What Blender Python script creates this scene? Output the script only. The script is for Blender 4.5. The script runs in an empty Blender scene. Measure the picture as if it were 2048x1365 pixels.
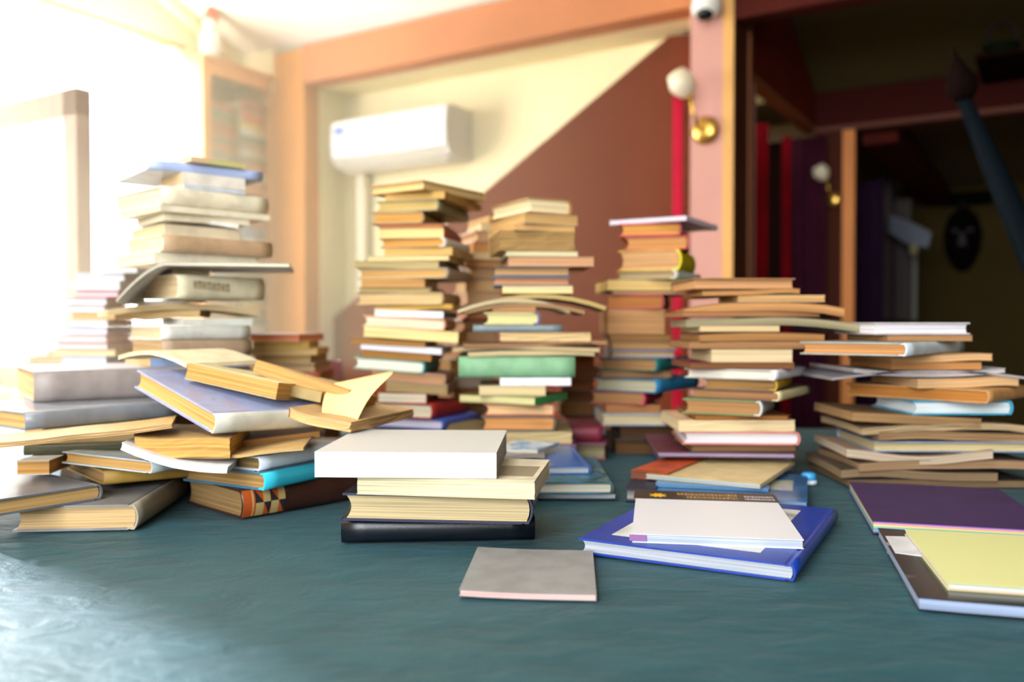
import bpy, bmesh, math, random
from mathutils import Vector, Matrix
random.seed(7)
C = bpy.context.scene.collection
SC = bpy.context.scene
R = math.radians
# ------------------------------------------------------------------ camera
F = 1750.0                      # focal length in pixels of a 2048 wide frame
CAM = Vector((0, 0, 1.0))
PITCH = math.atan((682.5 - 650) / F)
cd = bpy.data.cameras.new('camera'); cam = bpy.data.objects.new('camera', cd); C.objects.link(cam)
cam.location = CAM; cam.rotation_euler = (R(90) - PITCH, 0, 0)
cd.sensor_width = 36; cd.lens = F / 2048 * 36; cd.clip_start = .02; cd.clip_end = 60
cd.dof.use_dof = True; cd.dof.focus_distance = 0.98; cd.dof.aperture_fstop = 2.7
SC.camera = cam
# room axes: U runs along the partition (to the right and nearer), V runs away along the window wall
K = Vector((-1.185, 4.374, 0)); U = Vector((.854, -.5203, 0)).normalized(); V = Vector((.5203, .854, 0)).normalized()
ROOM = Matrix.Translation(K) @ Matrix((( U.x, V.x, 0, 0), (U.y, V.y, 0, 0), (0, 0, 1, 0), (0, 0, 0, 1)))
# ------------------------------------------------------------------ exposure, sky, sun, daylight
SC.cycles.adaptive_threshold = .02; SC.cycles.max_bounces = 7; SC.cycles.diffuse_bounces = 3; SC.cycles.glossy_bounces = 3; SC.cycles.transmission_bounces = 5; SC.cycles.transparent_max_bounces = 6; SC.cycles.volume_bounces = 0
SC.view_settings.view_transform = 'Standard'; SC.view_settings.look = 'None'
SC.view_settings.exposure = 0.05; SC.view_settings.gamma = 1.0; SC.view_settings.use_curve_mapping = False
w = bpy.data.worlds.new('sky'); SC.world = w; w.use_nodes = True
bg = w.node_tree.nodes['Background']; bg.inputs[0].default_value = (1.0, .96, .9, 1); bg.inputs[1].default_value = 3.0
def light(name, kind, loc, direction, energy, color, **kw):
    l = bpy.data.lights.new(name, kind); o = bpy.data.objects.new(name, l); C.objects.link(o)
    o.location = loc; o.rotation_euler = Vector(direction).to_track_quat('-Z', 'Y').to_euler()
    l.energy = energy; l.color = color
    for k, v in kw.items(): setattr(l, k, v)
    return o
def RP(u, v, z): return ROOM @ Vector((u, v, z))
def RD(u, v, z): return (U * u + V * v + Vector((0, 0, z)))
light('sun', 'SUN', RP(-6, 0, 5), RD(.988, -.151, -.56), 15.0, (1, .97, .93), angle=R(1.5))
light('daylight_side_window', 'AREA', RP(-.22, -.97, 1.6), RD(1, .1, .05), 170, (1, .90, .74), shape='RECTANGLE', size=1.0, size_y=1.3)
light('daylight_near_window', 'AREA', RP(-.22, -3.1, 1.6), RD(1, .0, -.2), 22, (1, .95, .88), shape='RECTANGLE', size=1.7, size_y=1.2)
light('daylight_rear_window', 'AREA', RP(3.3, -5.3, 1.75), RD(-.22, 1, -.28), 140, (.88, .94, 1), shape='RECTANGLE', size=2.6, size_y=1.3)
light('added_top_fill', 'AREA', RP(2.5, -3.75, 2.98), RD(-.05, .25, -1), 46, (.90, .96, 1), shape='RECTANGLE', size=1.2, size_y=.9)  # added fill lamp below the closed ceiling, brightens the book tops
# ------------------------------------------------------------------ helpers
def ray(px, py):
    dx = (px - 1024) / F; dz = (682.5 - py) / F
    return Vector((dx, math.cos(PITCH) + math.sin(PITCH) * dz, -math.sin(PITCH) + math.cos(PITCH) * dz))
def at(px, py, z):                                       # where that line of sight meets height z
    d = ray(px, py); return CAM + d * ((z - CAM.z) / d.z)
def atY(px, py, Y):
    d = ray(px, py); return CAM + d * (Y / d.y)
def lin(h):
    h = h.lstrip('#'); h = h if len(h) == 6 else ''.join(x * 2 for x in h); c = [int(h[i:i+2], 16) / 255 for i in (0, 2, 4)]
    return tuple(((x / 12.92) if x <= .04045 else ((x + .055) / 1.055) ** 2.4) for x in c) + (1,)
_m = {}
def nodes(name):
    m = bpy.data.materials.new(name); m.use_nodes = True
    nt = m.node_tree; return m, nt, nt.nodes['Principled BSDF']
def mat(col, rough=.55, kind='plain', **kw):
    key = (col, rough, kind, tuple(sorted(kw.items())))
    if key in _m: return _m[key]
    m, nt, b = nodes('%s_%s' % (kind, col.strip('#')))
    N, L = nt.nodes.new, nt.links.new
    c = lin(col); b.inputs['Roughness'].default_value = rough
    if kw.get('spec') is not None: b.inputs['Specular IOR Level'].default_value = kw['spec']
    if kw.get('metal'): b.inputs['Metallic'].default_value = kw['metal']
    tc = N('ShaderNodeTexCoord')
    if kind == 'page':
        at_ = N('ShaderNodeAttribute'); at_.attribute_name = 'rest'
        mp = N('ShaderNodeMapping'); mp.inputs['Scale'].default_value = (4, 4, 520)
        L(at_.outputs['Vector'], mp.inputs[0])
        n = N('ShaderNodeTexNoise'); n.inputs['Scale'].default_value = 1.0; n.inputs['Detail'].default_value = 3
        L(mp.outputs[0], n.inputs['Vector'])
        r = N('ShaderNodeValToRGB'); r.color_ramp.elements[0].position = .33; r.color_ramp.elements[1].position = .62
        r.color_ramp.elements[0].color = tuple(x * kw.get('dark', .62) for x in c[:3]) + (1,); r.color_ramp.elements[1].color = c
        L(n.outputs['Fac'], r.inputs[0]); L(r.outputs[0], b.inputs['Base Color'])
        bp = N('ShaderNodeBump'); bp.inputs['Strength'].default_value = .5; bp.inputs['Distance'].default_value = .0008
        L(n.outputs['Fac'], bp.inputs['Height']); L(bp.outputs[0], b.inputs['Normal'])
        b.inputs['Specular IOR Level'].default_value = .15; b.inputs['Roughness'].default_value = .9
    elif kind == 'stripes':                              # coloured page signatures
        at_ = N('ShaderNodeAttribute'); at_.attribute_name = 'rest'
        sp = N('ShaderNodeSeparateXYZ'); L(at_.outputs['Vector'], sp.inputs[0])
        mu = N('ShaderNodeMath'); mu.operation = 'MULTIPLY'; mu.inputs[1].default_value = 1 / kw['t']; L(sp.outputs['Z'], mu.inputs[0])
        r = N('ShaderNodeValToRGB'); r.color_ramp.interpolation = 'CONSTANT'
        cols = kw['cols'].split(','); e = r.color_ramp.elements
        while len(e) < len(cols): e.new(.5)
        for i, h in enumerate(cols): e[i].position = i / len(cols); e[i].color = lin(h)
        L(mu.outputs[0], r.inputs[0]); L(r.outputs[0], b.inputs['Base Color'])
    elif kind == 'wood':
        mp = N('ShaderNodeMapping'); mp.inputs['Scale'].default_value = kw.get('sc', (14, 14, 1.6)); L(tc.outputs['Object'], mp.inputs[0])
        n = N('ShaderNodeTexNoise'); n.inputs['Scale'].default_value = 2.2; n.inputs['Detail'].default_value = 5; n.inputs['Distortion'].default_value = .6
        L(mp.outputs[0], n.inputs['Vector'])
        r = N('ShaderNodeValToRGB'); r.color_ramp.elements[0].color = tuple(x * .7 for x in c[:3]) + (1,); r.color_ramp.elements[1].color = tuple(min(1, x * 1.15) for x in c[:3]) + (1,)
        L(n.outputs['Fac'], r.inputs[0]); L(r.outputs[0], b.inputs['Base Color'])
    elif kind == 'marble':                               # blotched cover art
        n = N('ShaderNodeTexNoise'); n.inputs['Scale'].default_value = kw.get('s', 18); n.inputs['Detail'].default_value = 4; n.inputs['Distortion'].default_value = 1.2
        L(tc.outputs['Object'], n.inputs['Vector'])
        r = N('ShaderNodeValToRGB'); cols = kw['cols'].split(','); e = r.color_ramp.elements
        while len(e) < len(cols): e.new(.5)
        for i, h in enumerate(cols): e[i].position = .3 + .4 * i / max(1, len(cols) - 1); e[i].color = lin(h)
        L(n.outputs['Fac'], r.inputs[0]); L(r.outputs[0], b.inputs['Base Color'])
    elif kind == 'gradx':                                # cover art that changes along the spine
        at_ = N('ShaderNodeAttribute'); at_.attribute_name = 'rest'
        sp = N('ShaderNodeSeparateXYZ'); L(at_.outputs['Vector'], sp.inputs[0])
        n = N('ShaderNodeTexNoise'); n.inputs['Scale'].default_value = 40; L(at_.outputs['Vector'], n.inputs['Vector'])
        mu = N('ShaderNodeMath'); mu.operation = 'MULTIPLY_ADD'; mu.inputs[1].default_value = 1 / kw['t']; mu.inputs[2].default_value = .3; L(sp.outputs[kw.get('ax', 'X')], mu.inputs[0])
        ad = N('ShaderNodeMath'); ad.operation = 'MULTIPLY_ADD'; ad.inputs[1].default_value = .45; L(n.outputs['Fac'], ad.inputs[0]); L(mu.outputs[0], ad.inputs[2])
        r = N('ShaderNodeValToRGB'); cols = kw['cols'].split(','); e = r.color_ramp.elements
        while len(e) < len(cols): e.new(.5)
        for i, h in enumerate(cols): e[i].position = i / max(1, len(cols) - 1); e[i].color = lin(h)
        L(ad.outputs[0], r.inputs[0]); L(r.outputs[0], b.inputs['Base Color'])
    elif kind in ('cover', 'wall', 'cloth'):
        n = N('ShaderNodeTexNoise'); n.inputs['Scale'].default_value = {'cover': 35, 'wall': 3, 'cloth': 9}[kind]; n.inputs['Detail'].default_value = 6
        L(tc.outputs['Object'], n.inputs['Vector'])
        k = {'cover': .8, 'wall': .93, 'cloth': .8}[kind]
        if kind != 'cover': b.inputs['Specular IOR Level'].default_value = .15
        r = N('ShaderNodeValToRGB'); r.color_ramp.elements[0].position = .35; r.color_ramp.elements[1].position = .6
        r.color_ramp.elements[0].color = tuple(x * k for x in c[:3]) + (1,); r.color_ramp.elements[1].color = c
        L(n.outputs['Fac'], r.inputs[0]); L(r.outputs[0], b.inputs['Base Color'])
        if kind == 'cover':
            n2 = N('ShaderNodeTexNoise'); n2.inputs['Scale'].default_value = 900; L(tc.outputs['Object'], n2.inputs['Vector'])
            bp = N('ShaderNodeBump'); bp.inputs['Strength'].default_value = kw.get('grain', .25); bp.inputs['Distance'].default_value = .0006
            L(n2.outputs['Fac'], bp.inputs['Height']); L(bp.outputs[0], b.inputs['Normal'])
    else:
        b.inputs['Base Color'].default_value = c
    _m[key] = m; return m
def obj(name, me, mats, parent=None):
    if isinstance(me, bmesh.types.BMesh):
        m = bpy.data.meshes.new(name); me.normal_update(); me.to_mesh(m); me.free(); me = m
    for x in (mats if isinstance(mats, (list, tuple)) else [mats]): me.materials.append(x)
    o = bpy.data.objects.new(name, me); C.objects.link(o)
    if parent is not None: o.parent = parent
    return o
def tag(o, label=None, cat=None, group=None, kind=None):
    if label: o['label'] = label
    if cat: o['category'] = cat
    if group: o['group'] = group
    if kind: o['kind'] = kind
    return o
def thing(name, label, cat, M, group=None):
    o = bpy.data.objects.new(name, None); C.objects.link(o); o.empty_display_size = .05
    o.matrix_world = M; return tag(o, label, cat, group)
def box(bm, a, b, mi=0):
    a, b = Vector(a), Vector(b)
    vs = [bm.verts.new((x, y, z)) for x in (a.x, b.x) for y in (a.y, b.y) for z in (a.z, b.z)]
    for q in ((0, 1, 3, 2), (4, 6, 7, 5), (0, 4, 5, 1), (2, 3, 7, 6), (0, 2, 6, 4), (1, 5, 7, 3)):
        f = bm.faces.new([vs[i] for i in q]); f.material_index = mi
    return vs
def B(*boxes):
    bm = bmesh.new()
    for a, b in boxes: box(bm, a, b)
    bmesh.ops.recalc_face_normals(bm, faces=bm.faces[:]); return bm
def prism(pts, ax, a, b, bm=None):                       # 2-D outline pushed along an axis
    bm = bm or bmesh.new()
    def P(p, t): return {'x': (t, p[0], p[1]), 'y': (p[0], t, p[1]), 'z': (p[0], p[1], t)}[ax]
    A = [bm.verts.new(P(p, a)) for p in pts]; Bv = [bm.verts.new(P(p, b)) for p in pts]
    n = len(pts); bm.faces.new(A); bm.faces.new(Bv[::-1])
    for i in range(n): bm.faces.new((A[i], Bv[i], Bv[(i+1) % n], A[(i+1) % n]))
    bmesh.ops.recalc_face_normals(bm, faces=bm.faces[:]); return bm
def lathe(prof, n=24, bm=None, ctr=(0, 0, 0)):
    bm = bm or bmesh.new(); rings = []
    for r, z in prof:
        rings.append([bm.verts.new((ctr[0] + r * math.cos(2*math.pi*i/n), ctr[1] + r * math.sin(2*math.pi*i/n), ctr[2] + z)) for i in range(n)])
    for a, b in zip(rings, rings[1:]):
        for i in range(n): bm.faces.new((a[i], a[(i+1) % n], b[(i+1) % n], b[i]))
    if prof[0][0] > 1e-4: bm.faces.new(rings[0][::-1])
    if prof[-1][0] > 1e-4: bm.faces.new(rings[-1])
    bmesh.ops.remove_doubles(bm, verts=bm.verts[:], dist=1e-5)
    bmesh.ops.recalc_face_normals(bm, faces=bm.faces[:])
    for f in bm.faces: f.smooth = True
    return bm
def tube(pts, rad, n=10, bm=None):
    bm = bm or bmesh.new(); rings = []; pts = [Vector(p) for p in pts]
    for i, p in enumerate(pts):
        d = (pts[min(i+1, len(pts)-1)] - pts[max(i-1, 0)]).normalized()
        a = d.orthogonal().normalized() if i == 0 else (a - d * a.dot(d)).normalized()
        c = d.cross(a); r = rad[i] if isinstance(rad, (list, tuple)) else rad
        rings.append([bm.verts.new(p + (a * math.cos(2*math.pi*k/n) + c * math.sin(2*math.pi*k/n)) * r) for k in range(n)])
    for q, s in zip(rings, rings[1:]):
        for k in range(n): bm.faces.new((q[k], q[(k+1) % n], s[(k+1) % n], s[k]))
    bm.faces.new(rings[0][::-1]); bm.faces.new(rings[-1])
    for f in bm.faces: f.smooth = True
    return bm
# ------------------------------------------------------------------ room (coordinates u, v, z)
def struct(name, bm, m):
    o = obj(name, bm, m); o.matrix_world = ROOM; return tag(o, kind='structure')
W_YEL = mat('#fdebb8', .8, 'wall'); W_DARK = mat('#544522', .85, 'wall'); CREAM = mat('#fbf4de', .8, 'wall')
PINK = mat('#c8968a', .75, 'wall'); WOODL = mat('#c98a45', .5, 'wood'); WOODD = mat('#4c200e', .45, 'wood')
BEAM = mat('#c47c50', .7, 'wall'); BROWN = mat('#7a3d26', .6, 'wall')
struct('floor', B(((-.4, -5.6, -.1), (6.2, 5.2, 0))), mat('#7d5a3c', .45, 'wood', sc=(2, 14, 2)))
# window wall: solid bits around three openings
wz = 3.9
struct('wall_left', B(((-.4, -.45, 0), (-.28, .0, wz)), ((-.4, -1.35, 0), (-.28, -.45, .85)), ((-.4, -1.35, 2.25), (-.28, -.45, wz)),
    ((-.4, -2.02, 0), (-.28, -1.35, .85)), ((-.4, -2.02, 2.3), (-.28, -1.35, wz)), ((-.4, -2.14, 0), (-.28, -2.02, wz)),
    ((-.4, -4.0, 0), (-.28, -2.14, .9)), ((-.4, -4.0, 2.62), (-.28, -2.14, wz)), ((-.4, -5.6, 0), (-.28, -4.0, wz))), W_YEL)
struct('wall_back', B(((-.4, -5.6, 0), (1.9, -5.48, wz)), ((1.9, -5.6, 0), (4.7, -5.48, 1.0)), ((1.9, -5.6, 2.5), (4.7, -5.48, wz)), ((4.7, -5.6, 0), (6.2, -5.48, wz))), W_YEL)
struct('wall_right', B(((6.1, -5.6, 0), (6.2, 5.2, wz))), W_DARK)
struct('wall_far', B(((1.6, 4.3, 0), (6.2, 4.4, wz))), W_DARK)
struct('wall_wing', B(((1.75, .45, 0), (1.85, 4.3, wz))), mat('#a88c60', .85, 'wall'))
# partition: post, beam, recess with the sloping stair side
struct('wall_recess', B(((-.28, .30, 0), (2.12, .42, 2.17)), ((-.28, .0, 0), (.0, .30, wz)), ((.0, .10, 0), (.205, .30, 2.17))), W_YEL)
struct('trim_recess_soffit', B(((.205, .10, 2.17), (2.12, .42, 2.25))), W_YEL)
struct('trim_post_left', B(((.0, .0, 0), (.205, .10, 2.34))), mat('#d98b3a', .6, 'wood'))
struct('trim_beam', B(((.205, -.01, 2.17), (2.16, .10, 2.35))), BEAM)
struct('pillar', B(((2.16, .0, 0), (2.283, .17, 2.35))), PINK)
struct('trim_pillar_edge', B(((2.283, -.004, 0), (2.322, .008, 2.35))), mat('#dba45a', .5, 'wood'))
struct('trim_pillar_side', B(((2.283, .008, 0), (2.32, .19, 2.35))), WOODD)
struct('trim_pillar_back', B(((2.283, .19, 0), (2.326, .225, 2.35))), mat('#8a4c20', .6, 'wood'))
struct('wall_pillar_back', B(((2.12, .17, 0), (2.283, .42, 2.34))), PINK)
def rpt(px, py, v):                                      # line of sight meets the plane at this v
    d = ray(px, py); o = ROOM.inverted() @ CAM; dd = ROOM.to_3x3().inverted() @ d
    p = o + dd * ((v - o.y) / dd.y); return p
q = [rpt(*p, .2) for p in ((1338, 72), (955, 395), (650, 650))]
pts = [(p.x, p.z) for p in q] + [(q[2].x, .4), (2.12, .4), (2.12, q[0].z - .01)]
struct('wall_stair_side', prism(pts, 'y', .2, .298), mat('#6a3016', .6, 'wall'))
# roofs
def slab(u0, u1, v0, z0, v1, z1, t=.06): return prism([(v0, z0), (v1, z1), (v1, z1 + t), (v0, z0 + t)], 'x', u0, u1)
struct('ceiling', slab(-.4, 2.22, .1, 2.33, -2.6, 3.5), CREAM)
struct('ceiling_rear', slab(-.4, 6.2, -2.6, 3.5, -5.6, 2.6), CREAM)
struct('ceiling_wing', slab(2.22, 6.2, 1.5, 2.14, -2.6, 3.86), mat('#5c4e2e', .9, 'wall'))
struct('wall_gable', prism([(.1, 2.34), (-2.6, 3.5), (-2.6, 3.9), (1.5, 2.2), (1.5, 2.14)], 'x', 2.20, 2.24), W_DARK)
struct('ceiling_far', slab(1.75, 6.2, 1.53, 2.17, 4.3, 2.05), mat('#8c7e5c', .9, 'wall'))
struct('trim_beam_wing', prism([(.225, 1.985), (1.5, 1.985), (1.5, 2.13), (.225, 2.66)], 'x', 2.24, 2.295), mat('#6a200c', .8, 'wall'))
struct('trim_beam_wing_edge', B(((2.235, .225, 1.972), (2.30, 1.5, 1.985))), mat('#a8653a', .5, 'wood'))
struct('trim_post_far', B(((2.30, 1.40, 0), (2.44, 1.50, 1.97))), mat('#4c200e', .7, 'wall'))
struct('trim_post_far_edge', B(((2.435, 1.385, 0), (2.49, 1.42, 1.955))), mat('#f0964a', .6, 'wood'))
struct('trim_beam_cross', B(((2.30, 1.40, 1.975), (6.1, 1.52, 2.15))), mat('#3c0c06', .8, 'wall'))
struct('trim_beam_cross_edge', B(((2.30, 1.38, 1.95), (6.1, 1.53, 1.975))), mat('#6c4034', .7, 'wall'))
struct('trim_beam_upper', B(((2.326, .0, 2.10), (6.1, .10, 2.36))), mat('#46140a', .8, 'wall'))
struct('trim_rafter', B(((2.50, 1.55, 1.90), (2.66, 4.3, 2.03))), mat('#561a12', .8, 'wall'))
struct('trim_gable', prism([(.02, 2.36), (-2.6, 3.47), (-2.6, 3.42), (.02, 2.31)], 'x', -.28, -.22), mat('#efe0b0', .6, 'wall'))
# windows of the left wall
fr = mat('#e2bf95', .5, 'wood')
def win(name, v0, v1, z0, z1):
    t = .05; mid = (v0 + v1) / 2
    o = struct(name, B(((-.38, v0, z0), (-.31, v0 + t, z1)), ((-.38, v1 - t, z0), (-.31, v1, z1)), ((-.38, v0, z0), (-.31, v1, z0 + t)),
        ((-.38, v0, z1 - t), (-.31, v1, z1)), ((-.37, mid - .02, z0), (-.32, mid + .02, z1))), fr); return o
win('window_1', -1.35, -.45, .85, 2.25); win('window_2', -4.0, -2.14, .9, 2.62)
struct('added_roof_frame', B(((1.85, -4.25, 2.86), (1.9, -3.25, 2.97)), ((3.1, -4.25, 2.86), (3.15, -3.25, 2.97)), ((1.85, -4.25, 2.86), (3.15, -4.2, 2.97)), ((1.85, -3.3, 2.86), (3.15, -3.25, 2.97))), fr)  # unseen frame added around the top fill lamp
bb = B(((1.9, -5.56, 1.0), (1.97, -5.5, 2.5)), ((4.63, -5.56, 1.0), (4.7, -5.5, 2.5)), ((1.9, -5.56, 1.0), (4.7, -5.5, 1.07)), ((1.9, -5.56, 2.43), (4.7, -5.5, 2.5)), ((3.27, -5.56, 1.0), (3.33, -5.5, 2.5)))
struct('window_3', bb, fr)
M0 = ROOM @ Matrix.Translation((-.2, -1.56, .80))
t = thing('open_window_sash', 'wooden window sash standing open into the room before white curtains', 'window sash', M0)
obj('sash_frame', B(((0, -.02, 0), (.06, .03, .90)), ((.985, -.02, 0), (1.05, .03, .90)), ((0, -.02, .82), (1.05, .03, .90)), ((0, -.02, 0), (1.05, .03, .07))), mat('#e3bfa0', .45, 'wood'), t)
g, nt, b = nodes('pane_glass'); b.inputs['Base Color'].default_value = (1, 1, 1, 1); b.inputs['Roughness'].default_value = .02; b.inputs['Transmission Weight'].default_value = 1; b.inputs['IOR'].default_value = 1.05
obj('pane', B(((.06, .003, .07), (.985, .007, .82))), g, t)
hb = lathe([(.012, 0), (.012, .02), (.008, .03)], 12); obj('handle', hb, mat('#c9b9a0', .3, metal=.6), t).location = (1.02, .03, .45)
# curtains
sh = bpy.data.materials.new('sheer_white'); sh.use_nodes = True; nt = sh.node_tree; nt.nodes.clear()
o_ = nt.nodes.new('ShaderNodeOutputMaterial'); tr = nt.nodes.new('ShaderNodeBsdfTranslucent'); tp = nt.nodes.new('ShaderNodeBsdfTransparent'); df = nt.nodes.new('ShaderNodeBsdfDiffuse')
tr.inputs[0].default_value = (.97, .95, .92, 1); df.inputs[0].default_value = (.95, .93, .9, 1)
m1 = nt.nodes.new('ShaderNodeMixShader'); m2 = nt.nodes.new('ShaderNodeMixShader'); m1.inputs[0].default_value = .65; m2.inputs[0].default_value = .5
nt.links.new(df.outputs[0], m1.inputs[1]); nt.links.new(tr.outputs[0], m1.inputs[2]); nt.links.new(m1.outputs[0], m2.inputs[1]); nt.links.new(tp.outputs[0], m2.inputs[2]); nt.links.new(m2.outputs[0], o_.inputs[0])
def curtain(name, label, axis, c, a0, a1, z0, z1, amp, n, m, thick=.002, group=None):
    bm = bmesh.new(); rows = []
    N = n * 8
    for j in range(9):
        z = z1 + (z0 - z1) * j / 8; row = []
        for i in range(N + 1):
            s = a0 + (a1 - a0) * i / N; w_ = amp * (.5 + .5 * j / 8) * (math.sin(2*math.pi*i/8) + .4 * math.sin(i * .37 + j * .2))
            row.append(bm.verts.new((c + w_, s, z) if axis == 'v' else (s, c + w_, z)))
        rows.append(row)
    for p, q_ in zip(rows, rows[1:]):
        for i in range(N): bm.faces.new((p[i], p[i+1], q_[i+1], q_[i])).smooth = True
    o = obj(name, bm, m); o.matrix_world = ROOM
    md = o.modifiers.new('s', 'SOLIDIFY'); md.thickness = thick
    return tag(o, label, 'curtain', group)
curtain('sheer_curtain', 'white sheer curtain glowing against the window beside the bookcase', 'v', -.09, -1.5, -.47, .55, 2.24, .022, 12, sh, .0008)
t = thing('curtain_rod', 'pale curtain rod above the white sheer curtain', 'curtain rod', ROOM)
rod = tube([(-.09, -1.9, 2.27), (-.09, -.46, 2.27)], .012); obj('rod', rod, mat('#c08a58', .4, 'wood'), t)
for vv in (-1.88, -.48): obj('bracket', B(((-.28, vv - .008, 2.262), (-.09, vv + .008, 2.278))), mat('#b98352', .4), t)
red = mat('#8c0014', .8, 'cloth'); mar = mat('#44142a', .85, 'cloth'); pur = mat('#260f2c', .85, 'cloth')
def rng(px0, px1, v):                                    # u span of two columns of sight on plane v
    return rpt(px0, 600, v).x, rpt(px1, 600, v).x
a, b_ = rng(1500, 1535, .95); curtain('red_curtain', 'bright red curtain hanging just behind the wooden pillar', 'u', .95, a, b_, .4, 1.93, .02, 3, red, group='curtains in the dark side room')
a, b_ = rng(1562, 1580, 1.15); curtain('red_curtain', 'narrow red curtain between the dark gap and the maroon curtain', 'u', 1.15, a, b_, .4, 1.90, .015, 2, red, group='curtains in the dark side room')
a, b_ = rng(1576, 1650, 1.32); curtain('maroon_curtain', 'maroon patterned curtain hanging left of the far orange post', 'u', 1.32, a, b_, .4, 1.92, .02, 5, mar, group='curtains in the dark side room')
a, b_ = rng(1706, 1765, 1.75); curtain('purple_curtain', 'dark purple curtain hanging right of the far orange post', 'u', 1.75, a, b_, .4, 1.75, .02, 4, pur, group='curtains in the dark side room')
a, b_ = rng(1357, 1376, .17); curtain('crimson_curtain', 'thin crimson curtain edge along the left side of pink pillar', 'u', .1, a, b_, .5, 1.92, .006, 2, mat('#c01038', .7, 'cloth'), group='curtains in the dark side room')
# dark window frames and wall dress of the side room
def rbox(px0, px1, py0, py1, v, d=.04):
    p, q_ = rpt(px0, py1, v), rpt(px1, py0, v); p2 = rpt(px0, py0, v)
    return (min(p.x, q_.x), v, p.z), (max(p.x, q_.x), v + d, (q_.z + p2.z) / 2)
struct('trim_wing_panel', B(rbox(1500, 1710, 150, 880, 2.0)), mat('#fff0d4', .8, 'wall'))
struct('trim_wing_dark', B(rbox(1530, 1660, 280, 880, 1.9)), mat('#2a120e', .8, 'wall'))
struct('window_4', B(rbox(1765, 1785, 330, 640, 3.2), rbox(1788, 1822, 400, 640, 3.2)), mat('#3a1d18', .5, 'wood'))
struct('trim_far_stile', B(rbox(1824, 1834, 500, 640, 3.3)), mat('#8a8a80', .5))
# ------------------------------------------------------------------ books
def loops(L, Bd, T, kind):
    """cross-section (y, z): outer and inner cover lines and the page outline; spine at -y"""
    y0, y1 = -Bd / 2, Bd / 2
    ct = min(.0026, T * .12) if kind == 'hc' else min(.0006, T * .1)
    NY = 6; out, inn = [], []
    g = .010 if kind == 'hc' else 0
    ys = [y1 + (y0 + g - y1) * i / NY for i in range(NY + 1)]
    for y in ys: out.append((y, 0)); inn.append((y, ct))
    if kind == 'hc':
        out += [(y0 + .0075, .0011), (y0 + .004, .0002)]; inn += [(y0 + .0075, ct + .0004), (y0 + .0045, ct)]
        nb = 6; bul = min(.006, T * .16)
        for i in range(nb + 1):
            a = i / nb; z = .0004 + (T - .0008) * a; b = bul * (1 - (2 * a - 1) ** 2)
            out.append((y0 - b + .0015, z)); inn.append((y0 - b + .0015 + ct, min(max(z, ct), T - ct)))
        out += [(y0 + .004, T - .0002), (y0 + .0075, T - .0011)]; inn += [(y0 + .0045, T - ct), (y0 + .0075, T - ct - .0004)]
        ns, ne = NY, NY + 2 + nb + 3
    else:
        out += [(y0, T * .5)]; inn += [(y0 + ct, T * .5)]
        ns, ne = NY, NY + 2
    for y in ys[::-1]: out.append((y, T)); inn.append((y, T - ct))
    # pages
    e = .0035 if kind == 'hc' else .0012
    fy, sy = y1 - e, y0 + (.004 if kind == 'hc' else ct + .0002)
    z0, z1 = ct + .0001, T - ct - .0001
    c = min(.006, T * .18) if kind == 'hc' else 0
    pg = [(fy + (sy - fy) * i / NY, z0) for i in range(NY + 1)]
    if c: pg += [(sy - c * .6 * (1 - (2*a - 1)**2), z0 + (z1 - z0) * a) for a in (.25, .5, .75)]
    pg += [(sy + (fy - sy) * i / NY, z1) for i in range(NY + 1)]
    pg += [(fy - c * (1 - (2*a - 1)**2), z0 + (z1 - z0) * a) for a in (.83, .66, .5, .34, .17)]
    return out, inn, pg, (ns, ne), ct
ROT = {'F': (lambda x, y: (x, y)), 'B': (lambda x, y: (-x, -y)), 'R': (lambda x, y: (-y, x)), 'L': (lambda x, y: (y, -x))}
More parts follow.
